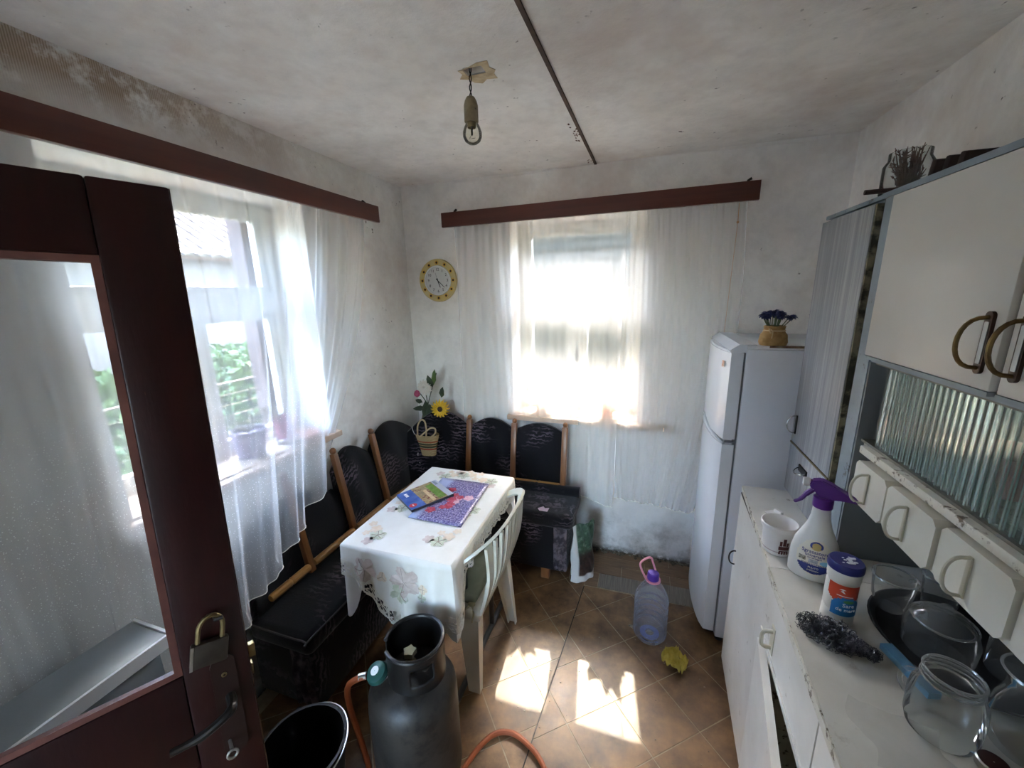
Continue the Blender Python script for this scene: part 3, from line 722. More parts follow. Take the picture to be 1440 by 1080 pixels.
# ================================================================= HANGING BULB
lb = thing('hanging_bulb', 'bare clear light bulb in a dirty socket hanging on a twisted black cord', 'lamp', (-.526, 1.251, 2.09))
cd = MB()
for s_ in (0, pi):
    cd.tube([(-.525+.003*cos(s_+i*.9)-.004*i/20, 1.251+.003*sin(s_+i*.9), ZC+.05-i*.0067) for i in range(20)], .0018, 5)
obj('cord', cd, M('black_cord', '#17130f', .7), lb)
obj('socket', MB().lathe([(.003, .072), (.012, .068), (.018, .058), (.0215, .045), (.0215, .002), (.019, 0), (.003, 0)], (-.529, 1.251, 2.155), 20), M('dirty_bakelite', '#8e8264', .5, c2='#6c6046', ns=25, dirt='#2a2118', dns=60, dlo=.62, dhi=.68), lb)
obj('bulb_cap', MB().lathe([(.014, .0), (.0145, -.004), (.0135, -.008), (.0145, -.012), (.013, -.016)], (-.529, 1.251, 2.157), 16), brass_m, lb)
obj('glass_bulb', MB().lathe([(.012, .062), (.015, .052), (.024, .036), (.0295, .02), (.029, .008), (.023, -.004), (.012, -.011), (.001, -.013)], (-.5275, 1.251, 2.107), 24), glass_mat('bulb_glass', (.93, .92, .86), .28, .03, .08, (.8, .78, .7)), lb)
fi = MB().tube([(-.529, 1.251, 2.15), (-.529, 1.251, 2.12)], .003, 6); fi.tube([(-.529, 1.251, 2.125), (-.538, 1.251, 2.112), (-.529, 1.258, 2.114), (-.519, 1.251, 2.112)], .0008, 4); obj('filament', fi, dark_steel, lb)

# ================================================================= CORNER BENCH
bn = thing('corner_bench', 'black patterned velvet corner bench with varnished wooden back posts', 'bench', (-1.2, 1.9, 0))
# bases
obj('bench_base', MB().span((-1.43, .90, .07), (-1.12, 2.28, .36), .012), velvet, bn)
obj('bench_base', MB().span((-1.118, 1.935, .07), (-.345, 2.28, .36), .012), velvet, bn)
# gathered end cloths
def gather(x0, y0, x1, y1, z0, z1, nx, ny):
    return lambda u, v: (lerp(x0, x1, u)+nx*(.008+.007*sin(u*16+3*sin(v*5))*(.4+.6*(1-v))), lerp(y0, y1, u)+ny*(.008+.007*sin(u*16+3*sin(v*5))*(.4+.6*(1-v))), lerp(z0, z1, v))
obj('gathered_skirt', MB().grid(gather(-1.22, .90, -1.12, .90, .09, .37, 0, -1), 30, 16), velvet2, bn, smooth=180, label='taupe gathered cloth at the bench corner')
obj('gathered_skirt', MB().grid(gather(-.42, 1.935, -.345, 1.935, .09, .38, 0, -1), 24, 16), velvet2, bn, smooth=180, label='taupe gathered cloth at the bench corner')
# seats
def cushion(x0, x1, y0, y1, z0, z1, bev=.03): return MB().box(((x0+x1)/2, (y0+y1)/2, (z0+z1)/2), (x1-x0, y1-y0, z1-z0), bev, seg=4)
obj('seat_cushion', cushion(-1.40, -1.10, .875, 1.88, .345, .435), velvet, bn)
obj('seat_cushion', cushion(-1.40, -.87, 1.885, 2.25, .345, .445), velvet, bn)
obj('seat_cushion', cushion(-.868, -.31, 1.90, 2.23, .36, .45), velvet, bn)
obj('seat_bolster', MB().tube([(-.86, 2.16, .465), (-.31, 2.16, .465)], [.033, .033], 16), velvet, bn)
pp = MB().tube(smooth_path([(-1.39, .872, .43), (-1.12, .872, .43), (-1.098, .90, .43), (-1.098, 1.4, .43), (-1.098, 1.87, .43)], 6), .004, 6); obj('piping', pp, M('dark_piping', '#3a3638', .7), bn)
# pale torn patch and specks on the right seat
tp = MB().add([(-.50, 1.925, .4515), (-.455, 1.925, .4515), (-.452, 1.965, .4515), (-.475, 1.955, .4515), (-.488, 1.972, .4515), (-.515, 1.945, .4515)], [(0, 1, 2, 3, 4, 5)])
obj('torn_patch', tp, M('pale_pink_lining', '#c9b6c4', .8), bn, smooth=0, solid=.001)
# scalloped, padded backs
def padded(prof, place, n=60, th=.045, zb=.40):
    """prof(s)->top height; place(s,z,off)->point"""
    mb = MB()
    def front(u, v):
        zt = prof(u); z = lerp(zb, zt, v); b = (4*v*(1-v))**.5
        return place(u, z, th*(.25+.75*b)+.004*sin(u*13+v*4)*b)
    def back(u, v):
        zt = prof(u); return place(u, lerp(zb, zt, v), -.004)
    mb.grid(front, n, 12)
    mb.grid(back, n, 12)
    mb.grid(lambda u, v: place(u, prof(u), lerp(-.004, th*.25+.006*0, v)), n, 1)
    return mb
def recl(z): return -.07*(z-.5)/.42
def placeL(y0, y1): return lambda s_, z, off: (-1.405+recl(z)*.55+off, lerp(y0, y1, s_), z)
obj('back_cushion', padded(lambda s_: .66+.12*sin(pi*min(1, s_*1.05))+.06*s_, placeL(.90, 1.40)), velvet, bn, smooth=60)
obj('back_cushion', padded(lambda s_: .80+.085*sin(pi*s_**.9), placeL(1.415, 1.69)), velvet, bn, smooth=60)
obj('back_cushion', padded(lambda s_: .80+.105*sin(pi*s_**.85), placeL(1.705, 2.12)), velvet, bn, smooth=60)
# corner piece across the two walls
def placeC(s_, z, off):
    p = Vector((-1.40, 2.02)).lerp(Vector((-1.05, 2.255)), s_); nn = Vector((.55, -.83)); k_ = -recl(z)*.5
    return (p.x+nn.x*(off-k_), p.y+nn.y*(off-k_), z)
obj('back_cushion', padded(lambda s_: .78+.13*sin(pi*s_**1.1), placeC), velvet, bn, smooth=60)
def placeR(x0, x1): return lambda s_, z, off: (lerp(x0, x1, s_), 2.232-recl(z)*.4-off, z)
obj('back_cushion', padded(lambda s_: .80+.06*sin(pi*s_), placeR(-1.04, -.75)), velvet, bn, smooth=60)
obj('back_cushion', padded(lambda s_: .80+.05*sin(pi*s_), placeR(-.735, -.42)), velvet, bn, smooth=60)
# posts
def post(b, t, w_=.030):
    b = Vector(b); t = Vector(t); d = t-b; L = d.length; R = d.to_track_quat('Z', 'Y').to_matrix()
    m_ = MB().box((b+t)/2, (w_, w_*.9, L), .004, R)
    m_.ball(t+d.normalized()*.012, .016, (1, 1, 1.1), 10, 6); return m_
for y in (1.135, 1.415, 1.70): obj('back_post', post((-1.325, y, .475), (-1.395, y, .905)), pine_m, bn)
obj('back_post', post((-1.285, 2.135, .45), (-1.335, 2.165, .85), .034), pine_m, bn)
for x in (-1.045, -.737, -.415): obj('back_post', post((x, 2.165, .44), (x, 2.235, .845), .034), pine_m, bn)
# turned rails
def rail(a, b):
    a = Vector(a); b = Vector(b); n_ = 24; pts = [a.lerp(b, i/n_) for i in range(n_+1)]
    rs = [.0135 if i in (0, n_) else (.0175 if i in (11, 13) else .0145 if i == 12 else .0165) for i in range(n_+1)]
    return MB().tube(pts, rs, 10)
for a, b in (((-1.32, .93, .51), (-1.32, 1.12, .51)), ((-1.32, 1.15, .51), (-1.32, 1.40, .51)), ((-1.32, 1.43, .51), (-1.32, 1.685, .51)), ((-1.32, 1.715, .505), (-1.29, 2.12, .49)),
             ((-1.03, 2.17, .485), (-.753, 2.17, .485)), ((-.721, 2.17, .487), (-.431, 2.17, .487))):
    obj('back_rail', rail(a, b), rail_m, bn)
for p in ((-.475, 1.965), (-.475, 2.22), (-1.0, 1.99), (-1.18, .97), (-1.36, .97)): obj('bench_foot', MB().box((p[0], p[1], .04), (.05, .04, .08), .003), pine_m, bn)
obj('corner_ledge', MB().prism([(-1.455, 2.10), (-1.12, 2.295), (-1.455, 2.295)], .74, .765), pine_m, bn, smooth=0)

# ================================================================= FLOWERS IN THE CORNER
bq = thing('flower_bouquet', 'artificial white, pink and yellow flowers standing in the room corner behind the bench', 'flowers', (-1.36, 2.24, .765))
obj('vase', MB().lathe([(.001, 0), (.04, 0), (.045, .05), (.03, .10), (.034, .12), (.03, .118)], (-1.36, 2.24, .765), 18), M('dark_green_vase', '#22332b', .35), bq)
grn = M('dark_artificial_leaf', '#2c3a28', .5, c2='#3c4c33', ns=12); lgrn = M('fresh_artificial_leaf', '#4f6a33', .5)
heads = {'w': (-1.31, 2.15, 1.065), 'p': (-1.345, 2.14, 1.03), 'y': (-1.205, 2.14, .93), 'l': (-1.225, 2.16, 1.16)}
stm = MB()
for k_, p in heads.items(): stm.tube(smooth_path([(-1.36, 2.24, .80), (-1.34, 2.22, .92), p], 5), .003, 5)
obj('stem', stm, grn, bq)
def petals(c, r, n_, layers, droop, w_, axis=(0, -1, .2)):
    mb = MB(); R = Vector(axis).to_track_quat('Z', 'Y').to_matrix(); c = Vector(c)
    for L in range(layers):
        for i in range(n_):
            a = 2*pi*(i+.5*L)/n_; q_ = 1-.22*L; pts = []
            for t, ww, h in ((.08, .25, 0), (.45, 1, .14), (.8, .8, .12), (1, .15, -droop)):
                for s_ in (-1, 1):
                    rr_ = r*t*q_; off = r*w_*ww*q_*s_
                    pts.append(c+R @ Vector((rr_*cos(a)-off*sin(a), rr_*sin(a)+off*cos(a), r*h*(1+L*.9)+.004*L)))
            mb.add(pts, [(0, 2, 3, 1), (2, 4, 5, 3), (4, 6, 7, 5)])
    return mb
obj('white_bloom', petals(heads['w'], .055, 14, 3, .2, .13, (.2, -1, .3)), M('white_petal', '#e3d9cf', .7), bq, smooth=60, solid=.001)
obj('yellow_bloom', petals(heads['y'], .062, 16, 2, .35, .12, (.4, -1, .1)), M('yellow_petal', '#d9a91e', .6, c2='#e6bd3a', ns=20), bq, smooth=60, solid=.001)
yc = MB().ball((heads['y'][0]+.008, heads['y'][1]-.016, heads['y'][2]+.004), .018, (1, .6, 1)); obj('flower_eye', yc, bro, bq)
obj('pink_bud', MB().lathe([(.001, -.024), (.016, -.014), (.020, 0), (.014, .016), (.004, .024)], (heads['p'][0], heads['p'][1]-.03, heads['p'][2]), 10), M('pink_petal', '#b8486c', .6, c2='#8c2f50', ns=40), bq)
def leafm(p, d, L, w_):
    p = Vector(p); d = Vector(d).normalized(); s_ = d.cross(Vector((0, -1, .3))).normalized(); up_ = s_.cross(d)
    pts = [p, p+d*L*.35+s_*w_+up_*.004, p+d*L*.75+s_*w_*.7+up_*.004, p+d*L, p+d*L*.75-s_*w_*.7+up_*.004, p+d*L*.35-s_*w_+up_*.004, p+d*L*.5]
    return MB().add(pts, [(0, 1, 6), (1, 2, 6), (2, 3, 6), (3, 4, 6), (4, 5, 6), (5, 0, 6)])
for p, d, L, w_, m_ in (((-1.33, 2.17, .92), (-1, -.2, -.1), .085, .018, grn), ((-1.34, 2.16, .96), (-.6, -.3, .3), .05, .016, grn), ((-1.30, 2.17, .95), (.3, -.3, -1), .12, .028, grn), ((-1.33, 2.18, .97), (.2, -.4, -1), .15, .03, grn),
                        ((-1.25, 2.16, 1.08), (.2, -.1, 1), .11, .018, lgrn), ((-1.26, 2.16, 1.06), (-.3, -.1, 1), .09, .022, grn), ((-1.28, 2.17, .93), (1, -.2, -.25), .10, .022, grn), ((-1.27, 2.17, .9), (.8, -.2, -.7), .09, .02, grn), ((-1.20, 2.16, 1.0), (.3, -.2, 1), .08, .02, grn)):
    obj('leaf', leafm(p, d, L, w_), m_, bq, smooth=60, solid=.001)

# ================================================================= WICKER BAG ON THE CORNER POST
wb = thing('straw_bag', 'small woven straw bag with coloured bands hanging on the bench corner post', 'bag', (-1.275, 2.075, .64))
def straw():
    m, n, l, b = new('woven_straw'); b.inputs['Roughness'].default_value = .8
    v = coords(n, l, (1, 1, 1)); sep = n.new('ShaderNodeSeparateXYZ'); l.new(v, sep.inputs[0])
    ck_ = n.new('ShaderNodeTexChecker'); ck_.inputs['Scale'].default_value = 150; l.new(v, ck_.inputs['Vector'])
    ck_.inputs['Color1'].default_value = (*lin('#cbb083'), 1); ck_.inputs['Color2'].default_value = (*lin('#9a7d50'), 1)
    mr = n.new('ShaderNodeMapRange'); mr.inputs[1].default_value = 0; mr.inputs[2].default_value = .14; l.new(sep.outputs[2], mr.inputs[0])
    rp = n.new('ShaderNodeValToRGB'); rp.color_ramp.interpolation = 'CONSTANT'; e = rp.color_ramp.elements
    st = [(0, (1, 1, 1)), (.30, (.75, .12, .08)), (.37, (1, 1, 1)), (.40, (.12, .16, .12)), (.50, (1, .9, .8)), (.53, (.12, .16, .12)), (.61, (1, 1, 1)), (.66, (.8, .2, .12)), (.72, (1, 1, 1))]
    while len(e) < len(st): e.new(.5)
    for i, (p, c) in enumerate(st): e[i].position = p; e[i].color = (*c, 1)
    l.new(mr.outputs[0], rp.inputs[0])
    l.new(mixc(n, l, 1.0, ck_.outputs[0], rp.outputs[0], 'MULTIPLY'), b.inputs['Base Color']); bump(n, l, b, ck_.outputs[1], .5, .003); return m
mb = MB().lathe([(.001, 0), (.055, 0), (.060, .03), (.072, .09), (.085, .14), (.083, .141), (.068, .09), (.05, .01)], (0, 0, 0), 26, 1, .55)
obj('bag_body', mb, straw(), wb, local=True)
rope = M('straw_rope', '#c8ae84', .8, bs=.4, bscale=200)
obj('bag_handle', MB().tube(smooth_path([(-.055, -.02, .13), (-.055, -.012, .19), (-.035, .0, .228), (-.01, 0, .222), (.005, -.01, .18), (.012, -.03, .13)], 6), .005, 7), rope, wb, local=True)
obj('bag_handle', MB().tube(smooth_path([(-.02, -.05, .135), (.02, -.055, .17), (.06, -.05, .20), (.088, -.045, .195), (.085, -.045, .165), (.05, -.045, .135)], 6), .005, 7), rope, wb, local=True)
obj('bag_string', MB().tube(smooth_path([(-.07, -.03, .14), (-.09, -.02, .17), (-.085, -.02, .20)], 5), .0022, 5).tube(smooth_path([(-.05, -.04, .02), (-.055, -.04, -.03), (-.04, -.04, -.05)], 4), .002, 5), M('white_string', '#d8d4cc', .8), wb, local=True)

# ================================================================= TABLE, CLOTHS, MAGAZINE, PRINT
TX0, TX1, TY0, TY1, TZ = -1.045, -.60, 1.06, 1.735, .72
tb = thing('dining_table', 'small table on grey metal runners under the white cloths', 'table', (-.82, 1.4, 0))
obj('tabletop', MB().span((TX0, TY0, TZ-.03), (TX1, TY1, TZ), .006), pine_m, tb)
gm = M('grey_metal_tube', '#55585a', .4, .6)
for x in (TX0+.05, TX1-.05):
    obj('runner', MB().tube([(x, TY0+.02, .013), (x, TY1-.02, .013)], .013, 10), gm, tb)
    for y in (TY0+.2, TY1-.2): obj('leg', MB().tube([(x, y, .02), (x, y, TZ-.028)], .013, 10), gm, tb)
def drape(x0, x1, y0, y1, z, drop, r=.012, flare=.03, fold=.006, corner=.03):
    """ring(s, d): point on the hanging part. s = perimeter fraction 0..1, d = distance below the edge (m)"""
    per = [('e', x1, y0, x1, y1), ('n', x1, y1, x0, y1), ('w', x0, y1, x0, y0), ('s', x0, y0, x1, y0)]
    L = [abs(p[3]-p[1])+abs(p[4]-p[2]) for p in per]; T = sum(L)
    nrm = {'e': (1, 0), 'n': (0, 1), 'w': (-1, 0), 's': (0, -1)}
    def at(s_):
        q_ = (s_ % 1)*T
        for p, l_ in zip(per, L):
            if q_ <= l_+1e-9:
                t = q_/l_; x = lerp(p[1], p[3], t); y = lerp(p[2], p[4], t)
                # blend normal near the corners
                n0 = Vector(nrm[p[0]]); i = per.index(p)
                dist = min(t, 1-t)*l_
                if dist < .04:
                    o_ = Vector(nrm[per[(i-1) % 4 if t < .5 else (i+1) % 4][0]]); k_ = .5*(1-dist/.04); n0 = (n0*(1-k_)+o_*k_).normalized()
                return x, y, n0
            q_ -= l_
        return x1, y0, Vector((1, 0))
    def P(s_, d):
        x, y, n0 = at(s_); f = fold*sin(s_*2*pi*23)+fold*.8*sin(s_*2*pi*37+1)
        out = min(d, .012)+(flare*(d/.3) + f*min(1, d/.12))*(1 if d > 0 else 0)
        zz = z-max(0, d-.006)
        return (x+n0.x*out, y+n0.y*out, zz)
    return P
# perimeter order: e (x1: y0->y1), n, w (y1->y0), s (x0->x1)
LT = 2*(TX1-TX0)+2*(TY1-TY0); fe = (TY1-TY0)/LT; fn_ = (TX1-TX0)/LT
def seg_t(s_):
    s_ = s_ % 1
    if s_ < fe: return 'e', s_/fe
    s_ -= fe
    if s_ < fn_: return 'n', s_/fn_
    s_ -= fn_
    if s_ < fe: return 'w', s_/fe
    return 's', (s_-fe)/fn_
def sm_(a, b, t): t = max(0, min(1, t)); t = t*t*(3-2*t); return a+(b-a)*t
def drop_under(s_):
    k_, t = seg_t(s_)
    if k_ == 's': return .15+.18*sm_(1, 0, t/.22)+.16*sm_(0, 1, (t-.78)/.22)
    if k_ == 'e': return .075+.235*sm_(1, 0, t/.12)+.175*sm_(0, 1, (t-.86)/.14)
    if k_ == 'n': return .10+.15*sm_(1, 0, t/.25)+.13*sm_(0, 1, (t-.75)/.25)
    return .10+.13*sm_(1, 0, t/.15)+.23*sm_(0, 1, (t-.86)/.14)
Pu = drape(TX0-.002, TX1+.002, TY0-.002, TY1+.002, TZ+.003, drop_under, flare=.012, fold=.004)
uc = thing('undercloth', 'plain white undercloth hanging below the lace tablecloth', 'tablecloth', (-.82, 1.4, TZ))
mb = MB().grid(lambda u, v: (lerp(TX0-.002, TX1+.002, u), lerp(TY0-.002, TY1+.002, v), TZ+.003), 4, 4)
mb.grid(lambda u, v: Pu(u, v*drop_under(u)), 220, 14); obj('cloth', mb, oil_m, uc, smooth=70)
def drop_top(s_):
    k_, t = seg_t(s_)
    if k_ == 's': return .135+.165*sm_(0, 1, (t-.02)/.55)-.03*sm_(0, 1, (t-.7)/.3)
    if k_ == 'e': return .10+.17*sm_(1, 0, t/.13)-.015*sin(pi*t)
    if k_ == 'n': return .10
    return lerp(.10, .135, t)
Pt = drape(TX0-.006, TX1+.006, TY0-.006, TY1+.006, TZ+.0075, drop_top, flare=.020, fold=.005)
tc_ = thing('lace_tablecloth', 'ivory tablecloth with printed leaves and a cut lace border on the small table', 'tablecloth', (-.82, 1.4, TZ+.006))
def zt(x, y): return TZ+.0075+.0006*sin(x*40)*sin(y*33)
LB = .066
mb = MB().grid(lambda u, v: (lerp(TX0-.006, TX1+.006, u), lerp(TY0-.006, TY1+.006, v), zt(lerp(TX0, TX1, u), lerp(TY0, TY1, v))), 20, 30)
mb.grid(lambda u, v: Pt(u, v*max(.01, drop_top(u)-LB)), 300, 16); obj('cloth', mb, emb_m, tc_, smooth=70)
NS = 44
def lace_skip(u, v):
    a = (u*NS) % 1; x = a-.5
    if v > .84: # scalloped rim
        return v > .86+.14*(1-(2*x)**2)**.5
    if v < .12: return False
    y = (v-.47)/.36
    rr_ = sqrt((x/.5)**2+y*y); an = atan2(y, x/.5)
    if rr_ < .16: return False
    if rr_ < .80: return (an*6/(2*pi)) % 1 > .34          # six petal-shaped openings
    if rr_ < .98: return False
    return ((u*NS*3) % 1 > .35) and v > .2
mb = MB().grid(lambda u, v: Pt(u, max(.005, drop_top(u)-LB)+v*LB*1.05), 44*14, 18, lace_skip)
o = obj('lace_border', mb, lace_m, tc_, smooth=0, solid=.0012)
# printed leaves: flat print, laid on the cloth as thin shapes
pr = {'o': M('print_peach', '#ddc7ab', .85, c2='#e4d6c2', ns=45), 'r': M('print_rose', '#c4b1a7', .85, c2='#d6c8be', ns=45), 'g': M('print_green', '#b9bda2', .85, c2='#cfd1bd', ns=45), 'd': M('print_outline', '#9a877a', .85)}
def surf_top(x, y): return Vector((x, y, TZ+.0095))
def maple(cx, cy, r, rot, fn, lobes=5):
    pts = []; n_ = 40
    for i in range(n_):
        a = 2*pi*i/n_; q_ = r*(.62+.38*abs(cos(a*lobes/2))**.8+.05*sin(a*17)); pts.append(fn(cx+q_*cos(a+rot), cy+q_*sin(a+rot)))
    c0 = fn(cx, cy); return MB().add([c0]+pts, [(0, 1+i, 1+(i+1) % n_) for i in range(n_)])
def veins(cx, cy, r, rot, fn, lobes=5):
    mb = MB()
    for i in range(lobes):
        a = rot+2*pi*i/lobes; mb.tube([fn(cx+r*t*cos(a+.15*t), cy+r*t*sin(a+.15*t)) for t in (.05, .35, .65, .92)], .0011, 4)
    return mb
def spray(cx, cy, rot, k_=1.0, fn=surf_top):
    c, s_ = cos(rot), sin(rot)
    for dx, dy, r, m_ in ((0, 0, .036, 'g'), (.045, .02, .028, 'o'), (-.035, .03, .026, 'r'), (.085, .045, .02, 'o'), (.02, .055, .018, 'o')):
        x = cx+k_*(dx*c-dy*s_); y = cy+k_*(dx*s_+dy*c)
        obj('printed_leaf', maple(x, y, r*k_, rot+dx*20, fn), pr[m_], tc_, smooth=0)
    vn = veins(cx, cy, .03*k_, rot, fn); obj('printed_vein', vn, pr['d'], tc_, smooth=0)
for x, y, r in ((-.95, 1.13, 1.9), (-.70, 1.16, .6), (-.97, 1.33, 1.2), (-.66, 1.40, 1.9), (-.93, 1.66, .2), (-.68, 1.67, 2.6), (-.84, 1.69, 0)): spray(x, y, r, .95)
s0 = fe+fn_+fe
def surf_near(px, pd):   # px along the near edge in metres, pd metres below the top
    s_ = s0+fn_*(px-TX0)/(TX1-TX0); p = Vector(Pt(min(.9999, s_), max(0.003, pd))); p.y -= .003; return p
for cx, cd_, r, m_, lb_ in ((-.945, .085, .052, 'r', 5), (-.775, .10, .062, 'r', 5), (-.80, .155, .04, 'g', 5), (-.87, .10, .022, 'o', 3), (-.705, .115, .02, 'o', 4), (-.71, .15, .018, 'g', 4)):
    obj('printed_leaf', maple(cx, cd_, r, cx*9, surf_near, lb_), pr[m_], tc_, smooth=0)
    obj('printed_vein', veins(cx, cd_, r*.95, cx*9, surf_near, lb_), pr['d'], tc_, smooth=0)
# the lavender print sheet
zp = TZ+.0115
lv = thing('picture_placemat', 'flat picture sheet of red flowers on lavender lying on the tablecloth', 'placemat', (-.80, 1.45, zp))
cA, cB, cC, cD = Vector((-.936, 1.639)), Vector((-.679, 1.64)), Vector((-.655, 1.267)), Vector((-.902, 1.27))
def lav_mat():
    m, n, l, b = new('lavender_print'); b.inputs['Roughness'].default_value = .35
    v = coords(n, l)
    c = ramp(n, l, noise(n, l, v, 130, 3, .7), [(.36, '#3a3054'), (.48, '#6c5f94'), (.58, '#a39ab8'), (.70, '#d6d2de')])
    sep = n.new('ShaderNodeSeparateXYZ'); l.new(v, sep.inputs[0])
    mr = n.new('ShaderNodeMapRange'); mr.inputs[1].default_value = -.055; mr.inputs[2].default_value = -.075; l.new(sep.outputs[0], mr.inputs[0])
    nz = noise(n, l, v, 25, 4)
    a = n.new('ShaderNodeMath'); a.operation = 'MULTIPLY_ADD'; l.new(nz, a.inputs[0]); a.inputs[1].default_value = .0; l.new(mr.outputs[0], a.inputs[2])
    c = mixc(n, l, a.outputs[0], c, '#a9b4d4')
    l.new(c, b.inputs['Base Color']); return m
def bl(u, v):
    p = cA.lerp(cB, u).lerp(cD.lerp(cC, u), v); return (p.x, p.y, zp+.001*sin(3*u)*v)
obj('sheet', MB().grid(bl, 12, 12), lav_mat(), lv, solid=.0012)
red = M('print_red', '#a3283a', .4, c2='#c9566a', ns=60); pnk = M('print_pink', '#d79aa8', .4, c2='#e8c9cc', ns=60)
for i in range(16):
    u = random.gauss(.52, .15); v = random.gauss(.50, .11); x, y, z = bl(u, v); r = random.uniform(.014, .024)
    mb = MB(); n_ = 14; pts = [(x+r*(1+.2*cos(k_*5*2*pi/n_))*cos(2*pi*k_/n_), y+r*(1+.2*cos(k_*5*2*pi/n_))*sin(2*pi*k_/n_), zp+.0016+i*.00003) for k_ in range(n_)]
    mb.add(pts, [tuple(range(n_))]); obj('printed_flower', mb, red if i % 3 else pnk, lv, smooth=0)
# magazine / booklet
mg = thing('magazine', 'glossy blue garden magazine lying tilted over the lavender picture sheet', 'magazine', (-.92, 1.45, zp+.002))
m1, m2, m3, m4 = Vector((-1.045, 1.40)), Vector((-.905, 1.305)), Vector((-.795, 1.485)), Vector((-.945, 1.585))
def mgp(u, v, z): # u along short side m1->m2, v along long side m1->m4
    p = m1.lerp(m2, u).lerp(m4.lerp(m3, u), v); return (p.x, p.y, z)
zb_, z1_ = zp+.002, zp+.013
mb = MB().add([mgp(0, 0, zb_), mgp(1, 0, zb_), mgp(1, 1, zb_), mgp(0, 1, zb_), mgp(0, 0, z1_), mgp(1, 0, z1_), mgp(1, 1, z1_), mgp(0, 1, z1_)], [(0, 3, 2, 1), (0, 1, 5, 4), (1, 2, 6, 5), (2, 3, 7, 6), (3, 0, 4, 7)])
obj('page_block', mb, M('dark_page_edges', '#4b4f5a', .6), mg, smooth=0)
def area_(u0, u1, v0, v1, z, mat, name):
    obj(name, MB().add([mgp(u0, v0, z), mgp(u1, v0, z), mgp(u1, v1, z), mgp(u0, v1, z)], [(0, 1, 2, 3)]), mat, mg, smooth=0, solid=.0004)
area_(0, 1, 0, .34, z1_+.0003, M('cover_blue', '#3d5a9e', .25, c2='#5a76b5', ns=20), 'cover_band')
area_(0, 1, .34, .86, z1_+.0003, M('cover_garden_photo', '#8a7a5a', .3, c2='#b39a72', ns=45, lo=.4, hi=.6, dirt='#6e2a26', dns=38, dlo=.55, dhi=.6), 'cover_photo')
area_(0, 1, .86, 1, z1_+.0003, M('cover_grey', '#b8bcc8', .3), 'cover_band')
area_(.12, .95, .66, .84, z1_+.0008, M('cover_lawn', '#5a7a2c', .3, c2='#7d9a45', ns=50), 'cover_photo')
area_(.30, .95, .52, .60, z1_+.0008, M('cover_sand', '#c9a878', .3, c2='#d8c09a', ns=60), 'cover_photo')
rd = MB(); pts = [mgp(.82+.10*cos(a)*.9, .10+.085*sin(a), z1_+.0010) for a in [2*pi*i/18 for i in range(18)]]; rd.add(pts, [tuple(range(18))]); obj('cover_badge', rd, M('badge_red', '#c22a3a', .3), mg, smooth=0)
area_(.775, .865, .085, .115, z1_+.0013, M('badge_white', '#f0ecec', .4), 'cover_badge')
mb = text_mb('abc', .03, lambda p: mgp(.22+p.y*4.5, .10+p.x*1.6, z1_+.0008)) if False else MB()
for i in range(3):
    u0 = .14+.07*i; area_(u0, u0+.05, .12, .19, z1_+.0010, MATS['badge_white'], 'cover_print')
for i in range(4): area_(.04+.06*i, .08+.06*i, .88, .95, z1_+.0010, M('print_grey', '#7f8594', .4), 'cover_print')

# ================================================================= GARDEN CHAIR (faces the table, back towards the room)
ch = thing('garden_chair', 'white plastic garden chair with a slatted back pushed under the table', 'chair', (-.70, 1.39, 0))
SY0, SY1, SZ = 1.20, 1.57, .415
st = MB()
def seatp(u, v):
    x = lerp(-.96, -.565, u); y = lerp(SY0, SY1, v); return (x, y, SZ-.012*sin(pi*v)*sin(pi*u)-.03*max(0, .12-u)/.12*.5)
st.grid(seatp, 16, 12); obj('seat', st, plastic_w, ch, solid=.006)
ap = MB()
for v_ in (0, 1): ap.grid(lambda u, w_, v_=v_: (lerp(-.96, -.565, u), lerp(SY0, SY1, v_), SZ-.05*w_), 8, 2)
ap.grid(lambda u, w_: (-.565, lerp(SY0, SY1, u), SZ-.05*w_), 8, 2); obj('apron', ap, plastic_w, ch, solid=.005)
# rim that runs from arm to arm over the back
RIM = smooth_path([(-.90, 1.13, .605), (-.75, 1.115, .61), (-.64, 1.12, .645), (-.545, 1.165, .71), (-.487, 1.25, .75), (-.465, 1.385, .775), (-.475, 1.52, .77), (-.53, 1.605, .73), (-.63, 1.645, .665), (-.75, 1.655, .62), (-.90, 1.64, .605)], 6)
def strip(path, w_, th, twist):
    mb = MB(); rings = []
    for i, p in enumerate(path):
        t = (path[min(i+1, len(path)-1)]-path[max(i-1, 0)]).normalized(); sd = t.cross(Vector((0, 0, 1))).normalized(); up_ = sd.cross(t)
        k_ = twist(i/(len(path)-1)); a = sd*cos(k_)+up_*sin(k_); b = t.cross(a)
        rings.append([p+a*w_/2+b*th/2, p+a*w_/2-b*th/2, p-a*w_/2-b*th/2, p-a*w_/2+b*th/2])
    vs = [q_ for r in rings for q_ in r]; fs = []
    for i in range(len(path)-1):
        for j_ in range(4): fs.append((i*4+j_, i*4+(j_+1) % 4, i*4+4+(j_+1) % 4, i*4+4+j_))
    fs += [(3, 2, 1, 0), tuple(len(vs)-4+k_ for k_ in range(4))]
    return mb.add(vs, fs)
obj('arm_rail', strip(RIM, .034, .011, lambda t: 1.05*sin(pi*t)**2), plastic_w, ch, smooth=50)
